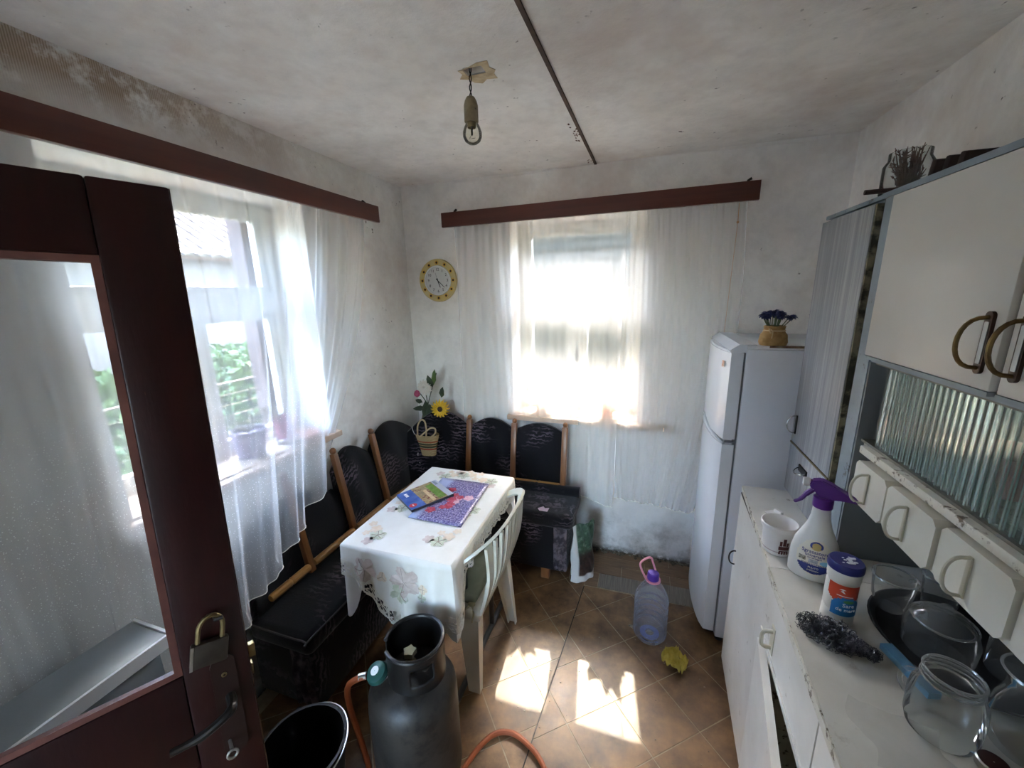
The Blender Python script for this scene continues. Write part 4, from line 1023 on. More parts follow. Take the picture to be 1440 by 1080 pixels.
for i in range(11):
    t = i/10; yb = lerp(SY0+.035, SY1-.035, t); yt = lerp(1.205, 1.565, t)
    k_ = min(RIM[15:46], key=lambda p: abs(p.y-yt)); P0 = Vector((-.562, yb, SZ-.03)); P1 = Vector((k_.x, k_.y, k_.z-.012))
    w_ = lerp(.020, .026, .5) if i in (0, 10) else .017
    mid = P0.lerp(P1, .5)+Vector((.022, 0, 0))
    path = smooth_path([P0, mid, P1], 5); mb = MB(); hw = w_/2+.0025 if i not in (0, 10) else .026
    vs = []
    for p in path: vs += [(p.x-.006, p.y-hw, p.z), (p.x+.006, p.y-hw, p.z), (p.x+.006, p.y+hw, p.z), (p.x-.006, p.y+hw, p.z)]
    n_ = len(path); fs = [(a*4+b, a*4+(b+1) % 4, a*4+4+(b+1) % 4, a*4+4+b) for a in range(n_-1) for b in range(4)]+[(3, 2, 1, 0), tuple((n_-1)*4+b for b in range(4))]
    obj('back_slat', mb.add(vs, fs), plastic_w, ch, smooth=50)
bl_ = MB(); bl_.grid(lambda u, v: (lerp(-.562, -.535, v), lerp(SY0+.02, SY1-.02, u), lerp(SZ-.03, SZ+.11, v)), 6, 4); obj('back_panel', bl_, plastic_w, ch, solid=.006)
def cleg(top, bot, wt, wbm, inward):
    top = Vector(top); bot = Vector(bot); mb = MB(); rings = []
    for i in range(9):
        t = i/8; p = top.lerp(bot, t); w_ = lerp(wt, wbm, t); ox, oy = inward; d = .55
        # U section: outer web with two flanges
        a = [(-w_/2, 0), (w_/2, 0), (w_/2, d*w_), (w_/2-.005, d*w_), (w_/2-.005, .006), (-w_/2+.005, .006), (-w_/2+.005, d*w_), (-w_/2, d*w_)]
        c, s_ = cos(atan2(oy, ox)-pi/2), sin(atan2(oy, ox)-pi/2)
        rings.append([(p.x+q_[0]*c-q_[1]*s_, p.y+q_[0]*s_+q_[1]*c, p.z) for q_ in a])
    vs = [q_ for r in rings for q_ in r]; fs = [(i*8+j_, i*8+(j_+1) % 8, i*8+8+(j_+1) % 8, i*8+8+j_) for i in range(8) for j_ in range(8)]
    fs += [tuple(range(7, -1, -1)), tuple(64+j_ for j_ in range(8))]
    return mb.add(vs, fs)
obj('leg', cleg((-.615, SY0+.0, SZ-.01), (-.600, 1.195, 0), .095, .052, (0, 1)), plastic_w, ch, smooth=40)
obj('leg', cleg((-.60, SY1+.0, SZ-.01), (-.560, 1.60, 0), .085, .042, (0, -1)), plastic_w, ch, smooth=40)
obj('leg', cleg((-.92, SY0, SZ-.01), (-.955, 1.17, 0), .08, .045, (0, 1)), plastic_w, ch, smooth=40)
obj('leg', cleg((-.92, SY1, SZ-.01), (-.955, 1.60, 0), .08, .045, (0, -1)), plastic_w, ch, smooth=40)
for y in (1.13, 1.64): obj('arm_support', MB().prism([(-.95, .41), (-.90, .41), (-.87, .605), (-.91, .605)], y-.012, y+.012, 'y'), plastic_w, ch)
cu = thing('chair_cushion', 'sage green tie-on cushion on the white garden chair', 'cushion', (-.75, 1.385, SZ+.005))
obj('cushion_pad', MB().box((-.75, 1.385, SZ+.022), (.33, .345, .036), .016, seg=4), green_cush, cu)
obj('cushion_tie', MB().ball((-.60, 1.215, SZ+.012), .012, (1.3, 1, .9)).tube(smooth_path([(-.60, 1.215, SZ+.01), (-.585, 1.195, SZ-.01), (-.59, 1.188, SZ-.05)], 4), .004, 6).tube(smooth_path([(-.60, 1.215, SZ+.01), (-.62, 1.19, SZ+.0), (-.625, 1.188, SZ-.03)], 4), .004, 6), M('olive_tie', '#a5a184', .8), cu)

# ================================================================= GAS CYLINDER, HOSE, BUCKET
gx, gy = -.655, .865
gasm = M('grimy_dark_steel_paint', '#25211d', .5, .1, c2='#332d27', ns=9, bs=.25, bscale=45, dirt='#15120f', dns=16, dlo=.5, dhi=.62)
gc = thing('gas_cylinder', 'grimy dark gas cylinder with a round collar standing before the table', 'gas cylinder', (gx, gy, 0))
obj('cylinder_body', MB().lathe([(.11, .03), (.135, .05), (.142, .08), (.142, .37), (.138, .41), (.12, .445), (.09, .462), (.045, .472), (.001, .474)], (gx, gy, 0), 40), gasm, gc)
obj('foot_ring', MB().lathe([(.115, .05), (.118, 0), (.108, 0), (.108, .05)], (gx, gy, 0), 32), gasm, gc)
colm = M('black_collar_steel', '#141211', .4, .2, c2='#1c1917', ns=12)
cx0, cy0 = gx+.013, gy+.013
# collar: an open band of steel with a gap for the regulator and two hand holes
def colskip(u, v):
    d = u*360
    return (20 < d < 62 and .34 < v < .76) or (205 < d < 262 and .30 < v < .74)
cr = MB(); A0 = radians(-128); 
def colp(off): return lambda u, v: ((cx0+(.090+off)*cos(A0+u*radians(330))), (cy0+(.090+off)*sin(A0+u*radians(330))), .447+.135*v)
cr.grid(colp(0), 88, 14, lambda u, v: (60 < u*330 < 105 and .34 < v < .76) or (8 < u*330 < 66-8 and .34 < v < .76 and False))
o = obj('collar', cr, colm, gc, smooth=60, solid=.004)
obj('collar_rim', MB().tube([(cx0+.09*cos(A0+radians(330)*i/48), cy0+.09*sin(A0+radians(330)*i/48), .583) for i in range(49)], .0065, 8), colm, gc)
# valve, handwheel, regulator
obj('valve', MB().lathe([(.018, 0), (.018, .03), (.011, .034), (.011, .06), (.001, .06)], (gx, gy, .47), 14), brass_m, gc)
hw_ = MB(); n_ = 10; poly = [(gx+(.022 if i % 2 else .016)*cos(2*pi*i/n_), gy+(.022 if i % 2 else .016)*sin(2*pi*i/n_)) for i in range(n_)]
obj('handwheel', hw_.prism(poly, .528, .545), M('dull_gilt', '#9c9272', .45, .5), gc)
rg = (-.733, .800, .50)
re = thing('gas_regulator', 'dark green round regulator between the cylinder valve and the orange hose', 'regulator', rg)
Rr = Matrix.Translation(rg) @ Matrix.Rotation(radians(25), 4, 'X') @ Matrix.Rotation(radians(-8), 4, 'Y')
obj('regulator_body', MB().lathe([(.001, -.022), (.02, -.02), (.030, -.012), (.034, 0), (.030, .012), (.018, .018), (.001, .019)], (0, 0, 0), 22).xf(Rr), M('regulator_green', '#1f4a42', .4, .2), re)
obj('regulator_label', MB().lathe([(.013, .0195), (.001, .0200)], (0, 0, 0), 18).xf(Rr), M('label_white', '#d8d8d4', .5), re)
obj('regulator_nut', MB().tube([Vector(rg)+Vector((.028, .022, .0)), Vector((gx-.012, gy-.008, .488))], [.008, .011], 6), steel_m, re)
obj('hose_clip', MB().tube([Vector(rg)+Vector((-.030, -.016, -.002)), Vector(rg)+Vector((-.05, -.026, -.004))], .0105, 10), steel_m, re)
hz = smooth_path([(-.762, .784, .497), (-.785, .772, .492), (-.822, .765, .455), (-.838, .775, .36), (-.825, .785, .22), (-.805, .785, .10), (-.785, .76, .03), (-.74, .70, .012), (-.62, .66, .011), (-.545, .76, .011), (-.525, .92, .011), (-.475, 1.045, .011), (-.405, 1.085, .011), (-.325, 1.065, .011), (-.26, 1.02, .011), (-.16, .90, .011), (.02, .75, .011), (.20, .55, .011)], 8)
hs_ = tag(obj('gas_hose', MB().tube(hz, .0095, 10), M('orange_rubber_hose', '#a3532b', .5, c2='#8f4522', ns=12)), 'orange rubber gas hose from the cylinder regulator looping over the tiles', 'hose')
bk = thing('black_bucket', 'black plastic bucket with a wire handle beside the gas cylinder', 'bucket', (-.945, .675, 0))
blackp = M('black_bucket_plastic', '#0f0f10', .45)
obj('bucket_body', MB().lathe([(.001, .003), (.092, .003), (.125, .275), (.131, .278), (.131, .288), (.122, .288), (.119, .27), (.088, .012), (.001, .012)], (-.945, .675, 0), 36), blackp, bk)
obj('bucket_handle', MB().tube([(-.945+.134*cos(a), .675+.134*sin(a), .283+.010*sin(2*(a-.3))) for a in [radians(-40+i*180/20) for i in range(21)]], .0028, 6), steel_m, bk)
obj('handle_lug', MB().ball((-.945+.134*cos(radians(140)), .675+.134*sin(radians(140)), .275), .012).ball((-.945+.134*cos(radians(-40)), .675+.134*sin(radians(-40)), .275), .012), blackp, bk)
# pale low chest behind the door
cs = thing('low_chest', 'low grey-white chest by the left wall seen through the door pane', 'chest', (-1.31, .28, 0))
chm = M('pale_chest_paint', '#8b9196', .5, c2='#7d8388', ns=6)
obj('chest_body', MB().span((-1.370, .03, .0), (-1.235, .54, .705), .006), chm, cs)
obj('chest_lid', MB().span((-1.375, .02, .707), (-1.22, .558, .74), .006), M('grey_lid_paint', '#868c91', .35), cs)
obj('lid_trim', MB().span((-1.2198, .02, .705), (-1.212, .558, .742)).span((-1.375, .5582, .705), (-1.212, .566, .742)), M('light_lid_trim', '#e3e7ec', .4), cs, smooth=0)

# ================================================================= SOIL BAG, BOTTLE, YELLOW CLOTH
sb = thing('soil_bag', 'half-empty green and white potting soil bag against the bench end', 'bag', (-.27, 2.03, 0), radians(50))
def bagp(side):
    def P(u, v):
        w_ = .088*(1-.12*v-.25*max(0, v-.85)/.15*.0); th = .045*(1-v**1.6)**.8*(1-(2*u-1)**4)
        x = (2*u-1)*w_+.010*sin(v*9)*(v); z = .345*v+.012*sin(u*7)*v
        return (x, side*(th+.004*sin(u*19+v*11)), z)
    return P
def bag_mat():
    m, n, l, b = new('printed_bag_film'); b.inputs['Roughness'].default_value = .3
    v = coords(n, l); sep = n.new('ShaderNodeSeparateXYZ'); l.new(v, sep.inputs[0])
    c = ramp(n, l, noise(n, l, v, 30, 4), [(.35, '#2f4034'), (.55, '#4d6650'), (.7, '#8b9c8c')])
    lowc = ramp(n, l, noise(n, l, v, 35, 4), [(.4, '#241c18'), (.65, '#4a3630')])
    mz = n.new('ShaderNodeMapRange'); mz.inputs[1].default_value = .20; mz.inputs[2].default_value = .16; l.new(sep.outputs[2], mz.inputs[0])
    c = mixc(n, l, mz.outputs[0], c, lowc)
    mx_ = n.new('ShaderNodeMapRange'); mx_.inputs[1].default_value = -.050; mx_.inputs[2].default_value = -.058; l.new(sep.outputs[0], mx_.inputs[0])
    c = mixc(n, l, mx_.outputs[0], c, '#c9c6c0')
    mw = n.new('ShaderNodeMapRange'); mw.inputs[1].default_value = .045; mw.inputs[2].default_value = .035; l.new(sep.outputs[2], mw.inputs[0])
    c = mixc(n, l, mw.outputs[0], c, '#cfccc6')
    l.new(c, b.inputs['Base Color']); return m
obj('bag_film', MB().grid(bagp(-1), 20, 24).grid(bagp(1), 20, 24), bag_mat(), sb, local=True, smooth=60)
bt = thing('water_bottle', 'large clear plastic water bottle with a purple cap and pink handle on the floor', 'bottle', (.105, 1.715, 0))
prof = [(.001, .012), (.03, .010), (.05, .002), (.068, .004), (.077, .02)]
z = .02
for i in range(5):
    prof += [(.078, z+.004), (.078, z+.022), (.0745, z+.028)]; z += .031
prof += [(.072, .18), (.078, .19), (.078, .21), (.070, .235), (.055, .265), (.038, .29), (.026, .305), (.023, .312), (.023, .325)]
obj('bottle_body', MB().lathe(prof, (.105, 1.715, 0), 40), bottle_pet, bt)
obj('bottle_cap', MB().lathe([(.026, .315), (.027, .317), (.026, .345), (.022, .35), (.001, .35)], (.105, 1.715, 0), 24), M('purple_cap', '#4c2f9a', .4), bt)
pk_ = M('pink_plastic', '#e39ab0', .4)
obj('neck_ring', MB().lathe([(.026, .308), (.034, .308), (.034, .316), (.026, .316)], (.105, 1.715, 0), 24), pk_, bt)
obj('carry_handle', MB().tube(smooth_path([(.078, 1.70, .313), (.062, 1.695, .345), (.045, 1.70, .385), (.05, 1.71, .40), (.075, 1.728, .412), (.093, 1.738, .408), (.10, 1.738, .39), (.115, 1.735, .345), (.125, 1.735, .315)], 5), .0048, 8), pk_, bt)
obj('water', MB().lathe([(.001, .014), (.05, .008), (.070, .02), (.072, .10), (.001, .10)], (.105, 1.715, 0), 32), water_m, bt)
obj('bottom_label', MB().lathe([(.02, .0135), (.045, .0105)], (.105, 1.715, 0), 20), M('blue_base_tint', '#55609c', .5), bt)
yc_ = thing('yellow_cloth', 'crumpled yellow cleaning cloth lying on the tiles before the fridge', 'cloth', (.21, 1.58, 0))
def crump(u, v):
    x = (u-.5)*.10*(1-.35*(2*v-1)**2); y = (v-.5)*.12*(1-.3*(2*u-1)**2)
    d = sqrt(x*x+y*y); a = .55
    h = .026*(1-min(1, d/.07)**2)+.012*sin(u*19+3*sin(v*7))*sin(v*13+2*sin(u*9))+.006*sin(u*41+v*29)
    X = x*cos(a)-y*sin(a)+.008*sin(v*7); Y = x*sin(a)+y*cos(a)+.006*sin(u*8)
    return (.21+X, 1.585+Y, max(.002, .016+h))
obj('cloth', MB().grid(crump, 34, 34), M('yellow_cloth_weave', '#b09a3a', .85, c2='#bfaa4c', ns=25, bs=.25, bscale=220), yc_, smooth=55, solid=.0018)

# ================================================================= FRIDGE
fr = thing('refrigerator', 'white two-door refrigerator in the right corner of the back wall', 'refrigerator', (.6, 2.0, 0))
FX = .395
obj('fridge_body', MB().span((FX, 1.755, .03), (XR-.005, 2.235, 1.405), .008), fridge_side, fr)
obj('fridge_top', MB().span((FX-.0, 1.75, 1.406), (XR-.005, 2.238, 1.42), .005), fridge_m, fr)
def doorpoly():
    pts = [(FX-.008, 1.755)]
    for i in range(13):
        t = i/12; y = lerp(1.758, 2.232, t); pts.append((.343-.032*(1-(2*t-1)**4)**.8 if False else .343-.034*sin(pi*t)**.6, y))
    pts.append((FX-.008, 2.235)); return pts
dpy = doorpoly()
def fdoor(z0, z1, top=False):
    m_ = MB().prism(dpy, z0, z1)
    bm = bmesh.new(); vs = [bm.verts.new(p) for p in m_.v]; [bm.faces.new([vs[i] for i in f]) for f in m_.f]
    bm.normal_update(); ed = [e for e in bm.edges if abs(e.verts[0].co.z-e.verts[1].co.z) < 1e-5]
    bmesh.ops.bevel(bm, geom=ed, offset=.008, segments=3, affect='EDGES'); bm.verts.index_update()
    r = MB().add([v.co[:] for v in bm.verts], [[v.index for v in f.verts] for f in bm.faces]); bm.free(); return r
d1 = obj('freezer_door', fdoor(1.018, 1.398), fridge_m, fr, smooth=30)
d2 = obj('fridge_door', fdoor(.055, 1.008), fridge_m, fr, smooth=30)
obj('door_gasket', MB().span((FX-.009, 1.763, .06), (FX+.001, 2.228, 1.39)), gasket_m, fr, smooth=0)
# grip recess at the split, and a small sticker
obj('grip_lip', MB().tube(smooth_path([(.347, 1.757, 1.004), (.328, 1.85, 1.012), (.310, 1.95, 1.035), (.309, 2.05, 1.05)], 5), .006, 8), M('grey_lip', '#9aa0a6', .4), d2)
obj('grip_cup', MB().span((.350, 1.7545, 1.009), (FX-.01, 1.76, 1.017)), gasket_m, fr, smooth=0)
obj('sticker', MB().add([(.3265, 1.79, 1.325), (.3215, 1.81, 1.325), (.3215, 1.81, 1.352), (.3265, 1.79, 1.352)], [(0, 1, 2, 3)]), M('orange_sticker', '#c9865a', .5, c2='#e8dcd0', ns=60), d1, smooth=0, solid=.001)
obj('top_hood', MB().prism([(.345, 1.385), (.335, 1.40), (.37, 1.424), (.43, 1.424), (.43, 1.40)], 1.757, 2.232, 'y'), fridge_m, fr, smooth=30)
obj('rust_patch', MB().prism([(.47, 1.748), (.57, 1.7475), (.66, 1.749), (.60, 1.754), (.50, 1.753)], 1.414, 1.4225), rust_m, fr, smooth=0)
obj('base_grille', MB().span((.36, 1.78, .035), (FX, 2.225, .055)), black_m, fr, smooth=0)
for p in ((.42, 1.79), (.42, 2.23), (.8, 1.79), (.8, 2.23)): obj('fridge_foot', MB().lathe([(.018, 0), (.018, .03)], (p[0], p[1], 0), 12, cap=True), black_m, fr)
# burlap pot of blue flowers on the fridge
fp = thing('blue_flower_pot', 'burlap-wrapped pot of blue artificial flowers on the fridge top', 'plant', (.492, 1.80, 1.42))
bur = M('burlap', '#b28d58', .9, c2='#9a7646', ns=40, bs=.5, bscale=160)
obj('pot', MB().lathe([(.001, 0), (.046, 0), (.05, .012), (.046, .04), (.034, .058), (.038, .074), (.034, .076), (.03, .06)], (.492, 1.80, 1.42), 22), bur, fp)
obj('twine_bow', MB().tube([(.492+.037*cos(a), 1.80+.037*sin(a), 1.478) for a in [2*pi*i/20 for i in range(20)]], .0025, 5, closed=True).tube(smooth_path([(.478, 1.765, 1.478), (.462, 1.752, 1.488), (.468, 1.752, 1.470), (.478, 1.763, 1.476), (.474, 1.754, 1.45)], 4), .002, 5), rope, fp)
stm = MB(); hdm = MB(); random.seed(21)
heads_ = []
for i in range(20):
    a = random.uniform(0, 2*pi); r = .052*sqrt(random.random()); p = Vector((.492+r*cos(a)*1.15, 1.80+r*sin(a), 1.528+.014*(1-r/.052)+random.uniform(-.006, .006))); heads_.append(p)
    stm.tube([(.492+.02*cos(a)*random.random(), 1.80+.02*sin(a), 1.47), (p.x*.7+.492*.3, p.y*.7+1.80*.3, 1.505), p], .0016, 4)
obj('stems', stm, M('grey_green_stem', '#5d6a4a', .7), fp)
blu = M('deep_blue_petal', '#23306e', .6, c2='#161d4a', ns=60)
for p in heads_: obj('blue_bloom', petals(p, .0175, 9, 2, .1, .2, (random.gauss(0, .5), -.5+random.gauss(0, .3), 1)), blu, fp, smooth=0)

# ================================================================= BASE CABINETS
CZ = .88
ca_ = thing('base_cabinet', 'white base cabinet with one door standing next to the fridge', 'cabinet', (.62, 1.38, 0))
obj('cabinet_body', MB().prism([(.415, 1.135), (.425, 1.63), (XR-.01, 1.63), (XR-.01, 1.135)], .05, CZ-.022), worn_white, ca_, smooth=0)
obj('counter_slab', MB().prism([(.375, 1.133), (.408, 1.635), (XR-.005, 1.635), (XR-.005, 1.133)], CZ-.02, CZ), white_paint, ca_, smooth=0)
obj('slab_edge', MB().prism([(.372, 1.133), (.405, 1.635), (.4078, 1.635), (.3748, 1.133)], CZ-.02, CZ-.001), worn_white, ca_, smooth=0)
dA = obj('cabinet_door', MB().prism([(.383, 1.140), (.402, 1.625), (.420, 1.625), (.401, 1.140)], .06, CZ-.03), white_paint, ca_, smooth=0)
def d_handle(p, axis_z, L, out, mat, r=.0035, plate=True, pw=.010, pmat=None, ox=-1):
    p = Vector(p); mb = MB(); az = Vector(axis_z)
    pts = [p-az*L/2]+[p-az*(L/2)*cos(pi*i/12)+Vector((ox*out*sin(pi*i/12)**.75, 0, 0)) for i in range(1, 12)]+[p+az*L/2]
    return mb.tube(pts, r, 8)
obj('door_handle', d_handle((.394, 1.565, .60), (0, 0, 1), .06, .022, dark_steel, .0028), dark_steel, dA)
obj('slab_gap_strip', MB().prism([(.381, 1.140), (.403, 1.625), (.425, 1.625), (.410, 1.140)], CZ-.030, CZ-.024), M('dark_brown_strip', '#4d4434', .9, c2='#2b241a', ns=30), ca_, smooth=0)  # dark mottled brown strip between door top and slab
cb = thing('base_cabinet', 'long white base cabinet with worn drawers and a door standing ajar', 'cabinet', (.62, .5, 0))
fx = lambda y: .372-(1.125-y)*.05
def quad(y0, y1, a, b): return [(fx(y0)+a, y0), (fx(y1)+a, y1), (fx(y1)+b, y1), (fx(y0)+b, y0)]
cbm = MB()   # carcass: sides, bottom, back, rail, so the ajar door shows a dark inside
cbm.prism(quad(1.105, 1.13, .025, XR-.01-fx(1.1)), .05, CZ-.021).prism(quad(-.30, -.28, .025, .45), .05, CZ-.021).prism(quad(-.28, 1.105, .03, .45), .05, .075)
cbm.span((XR-.03, -.28, .05), (XR-.012, 1.105, CZ-.022)).prism(quad(-.28, 1.105, .03, .45), .655, .668).prism(quad(.70, .72, .025, .45), .075, .655)
obj('cabinet_body', cbm, worn_white, cb, smooth=0)
obj('counter_slab', MB().prism([(fx(-.3), -.30), (fx(1.13), 1.131), (XR-.005, 1.131), (XR-.005, -.30)], CZ-.02, CZ), M('counter_white', '#cfccc2', .3, c2='#bdb9ac', ns=4, dirt='#8f846c', dns=7, dlo=.62, dhi=.75), cb, smooth=0)
obj('slab_edge', MB().prism([(fx(-.3)-.004, -.30), (fx(1.13)-.004, 1.131), (fx(1.13)-.0005, 1.131), (fx(-.3)-.0005, -.30)], CZ-.02, CZ-.001), worn_white, cb, smooth=0)
inside = M('interior_shade', '#1c1a17', .9)
def drawer(y0, y1, han):
    d = obj('drawer', MB().prism(quad(y0, y1, .0, .02), .675, CZ-.028), white_paint, cb, smooth=0)
    obj('drawer_lip', MB().prism(quad(y0, y1, -.002, .022), CZ-.0275, CZ-.0225), worn_white, d, smooth=0)
    obj('drawer_lip', MB().prism(quad(y0, y1, -.004, -.0002), .675, .690), white_paint, d, smooth=0)
    if han:
        y = han; x = fx(y); h = MB().tube(smooth_path([(x, y-.0, .715), (x-.022, y-.0, .718), (x-.026, y, .74), (x-.022, y, .762), (x, y, .765)], 5), .005, 8)
        obj('drawer_handle', h, M('ivory_handle', '#c9c4b0', .4), d)
        obj('handle_plate', MB().prism([(x_, z_) for x_, z_ in [(fx(y)-.003, .70), (fx(y)-.0002, .70), (fx(y)-.0002, .78), (fx(y)-.003, .78)]], y-.012, y+.012, 'y'), MATS['ivory_handle'], d, smooth=0)
drawer(.722, 1.122, 1.02); drawer(.30, .716, .5); drawer(-.28, .294, .05)
# ajar door, hinged on its far edge
yh = 1.10; ang = radians(9); hx0 = fx(yh)+.005
def ajar(t, off): return (hx0-sin(ang)*t-cos(ang)*off, yh-cos(ang)*t+sin(ang)*off)
dB = obj('cabinet_door', MB().prism([ajar(0, 0), ajar(.37, 0), ajar(.37, .018), ajar(0, .018)], .06, .665), white_paint, cb, smooth=0)
obj('door_edge', MB().prism([ajar(.3702, -.001), ajar(.373, -.001), ajar(.373, .019), ajar(.3702, .019)], .06, .665), worn_white, dB, smooth=0)
obj('cabinet_door', MB().prism(quad(.30, .70, .003, .022), .06, .665), white_paint, cb, smooth=0)
obj('cabinet_door', MB().prism(quad(-.28, .294, .003, .022), .06, .665), white_paint, cb, smooth=0)
obj('inner_shade_board', MB().span((.80, -.26, .08), (.81, 1.10, .65)), inside, cb, smooth=0)  # near-black board standing in for the shade inside the cabinet

# ================================================================= TALL GREY UNIT ON THE COUNTER
HX = .562; HT = 1.868
tu = thing('wall_cupboard', 'narrow grey streaked cupboard standing on the counter next to the fridge', 'cupboard', (.7, 1.48, CZ))
obj('cupboard_body', MB().span((HX+.012, 1.318, CZ), (XR-.008, 1.655, HT-.012)), bluegrey, tu, smooth=0)
obj('cupboard_top', MB().span((HX+.002, 1.31, HT-.011), (XR-.006, 1.665, HT)), bluegrey, tu, smooth=0)
du = obj('cupboard_door', MB().span((HX-.008, 1.335, 1.078), (HX+.010, 1.66, HT-.02), .002), grey_lam, tu)
dl = obj('cupboard_door', MB().span((HX-.008, 1.335, CZ+.004), (HX+.010, 1.66, 1.070), .002), grey_lam, tu)
obj('split_strip', MB().span((HX-.009, 1.335, 1.0705), (HX+.002, 1.66, 1.0775)), M('brass_strip', '#6b5b3a', .5, .5), tu, smooth=0)
obj('worn_edge', MB().span((HX-.006, 1.327, CZ+.004), (HX+.010, 1.3345, HT-.02)), M('rotten_chipboard', '#8a836a', .9, c2='#3a372c', ns=22, lo=.42, hi=.55, bs=.6, bscale=60), tu, smooth=0)
chrome = M('chrome', '#c6c8c8', .15, 1)
obj('door_handle', MB().span((HX-.012, 1.622, 1.115), (HX-.008, 1.632, 1.185)), dark_steel, du, smooth=0)
obj('handle_loop', d_handle((HX-.012, 1.627, 1.15), (0, 0, 1), .066, .026, chrome, .0022), chrome, du)
obj('door_handle', MB().span((HX-.012, 1.475, 1.008), (HX-.008, 1.545, 1.030)), dark_steel, dl, smooth=0)
obj('handle_loop', MB().tube([(HX-.012, 1.48, 1.02)]+[(HX-.012-.022*sin(pi*i/10), 1.51-.03*cos(pi*i/10), 1.02-.010*sin(pi*i/10)) for i in range(1, 10)]+[(HX-.012, 1.54, 1.02)], .0022, 6), chrome, dl)

# ================================================================= HUTCH WITH DOORS, SLIDING GLASS, SMALL DRAWERS
hu = thing('kitchen_hutch', 'white kitchen hutch with upper doors, reeded glass and small hanging drawers', 'cupboard', (.7, .6, CZ))
Y1, Y0 = 1.305, -.30
for a_, b_ in ((1.247, Y1), (Y0, Y0+.02)): obj('side_panel', MB().span((HX, a_, CZ), (XR-.008, b_, HT)), bluegrey, hu, smooth=0)
obj('panel_gap', MB().span((HX+.008, Y1, CZ), (HX+.012, 1.326, HT-.012)), M('dark_gap', '#2b2a28', .9), hu, smooth=0)
obj('hutch_top', MB().span((HX-.004, Y0, HT-.014), (XR-.007, Y1+.002, HT)), worn_white, hu, smooth=0)
obj('top_edge', MB().span((HX-.007, Y0, HT-.014), (HX-.0042, Y1+.002, HT-.001)), bluegrey, hu, smooth=0)
obj('back_panel', MB().span((XR-.022, Y0+.02, CZ+.002), (XR-.010, 1.245, HT-.016)), dark_panel, hu, smooth=0)
obj('middle_shelf', MB().span((HX+.004, Y0+.02, 1.452), (XR-.024, 1.245, 1.468)), bluegrey, hu, smooth=0)
obj('inner_side', MB().span((HX+.002, 1.2395, CZ+.001), (XR-.024, 1.2465, 1.45)), M('dark_blue_grey_lining', '#757b7d', .5), hu, smooth=0)
obj('lower_shelf', MB().span((HX-.004, Y0+.02, 1.216), (XR-.024, 1.205, 1.236), .003).span((HX+.02, 1.205, 1.216), (XR-.024, 1.2392, 1.236)), worn_white, hu)
obj('drawer_box', MB().span((HX+.01, Y0+.02, 1.085), (XR-.10, 1.17, 1.10)).span((HX+.01, 1.155, 1.10), (XR-.1, 1.17, 1.214)), worn_white, hu, smooth=0)
obj('glass_track', MB().span((HX+.012, Y0+.02, 1.2365), (HX+.05, 1.2385, 1.243)).span((HX+.012, Y0+.02, 1.446), (HX+.05, 1.2385, 1.4515)), M('track_grey', '#7d7a70', .5, c2='#5f5b50', ns=20), hu, smooth=0)
# upper doors
def udoor(y0, y1, hy):
    d = obj('hutch_door', MB().span((HX-.016, y0, 1.470), (HX-.001, y1, HT-.018), .003), M('hutch_white', '#d9d6ce', .33, c2='#d0ccc3', ns=2.5), hu)
    e = MB().span((HX-.0165, y0, 1.462), (HX-.0015, y1, 1.4695)); obj('door_trim', e, bluegrey, d, smooth=0)
    if hy:
        obj('handle_plate', MB().prism([(hy+p[0], 1.548+p[1]) for p in rr(.016, .105, .0079)], HX-.0215, HX-.0162, 'x'), M('dark_bronze', '#3a2a22', .4, .6), d)
        obj('plate_inlay', MB().prism([(hy+p[0], 1.548+p[1]) for p in rr(.009, .07, .002)], HX-.0225, HX-.0212, 'x'), M('grey_inlay', '#8d9090', .3, .6), d)
        obj('handle_loop', d_handle((HX-.021, hy, 1.548), (0, 0, 1), .085, .035, brass_m, .0036), M('aged_bronze', '#5a4630', .35, .8, c2='#8a7448', ns=30), d)
udoor(.842, 1.238, .868); udoor(.43, .826, .798); udoor(.015, .416, None); udoor(-.29, .0, None)
obj('door_stile', MB().span((HX-.006, .828, 1.463), (HX-.0005, .840, HT-.018)), M('grey_brown_stile', '#8a8478', .5, c2='#6e675a', ns=15), hu, smooth=0)
# reeded sliding panes
def reed(x, y0, y1):
    def P(s_):
        return lambda u, v: (x+s_*.0022+.0007*s_*abs(sin(pi*(lerp(y0, y1, u))/.018)), lerp(y0, y1, u), lerp(1.2438, 1.4458, v))
    n_ = int((y1-y0)/.018*6); mb = MB().grid(P(-1), n_, 1); mb.grid(lambda u, v: (x+.0022, lerp(y0, y1, u), lerp(1.2438, 1.4458, v)), 1, 1); return mb
g1 = obj('sliding_pane', reed(HX+.022, .52, 1.195), reed_glass, hu, smooth=80)
obj('finger_grip', MB().lathe([(.002, 0), (.011, .002), (.012, .0005)], (0, 0, 0), 14, 1, .7).xf(Matrix.Translation((HX+.0185, 1.165, 1.345)) @ Matrix.Rotation(-pi/2, 4, 'Y')), glass_mat('grip_glass', (.8, .9, .88), .4, .1, .2), g1)
obj('sliding_pane', reed(HX+.040, -.25, .60), reed_glass, hu, smooth=80)
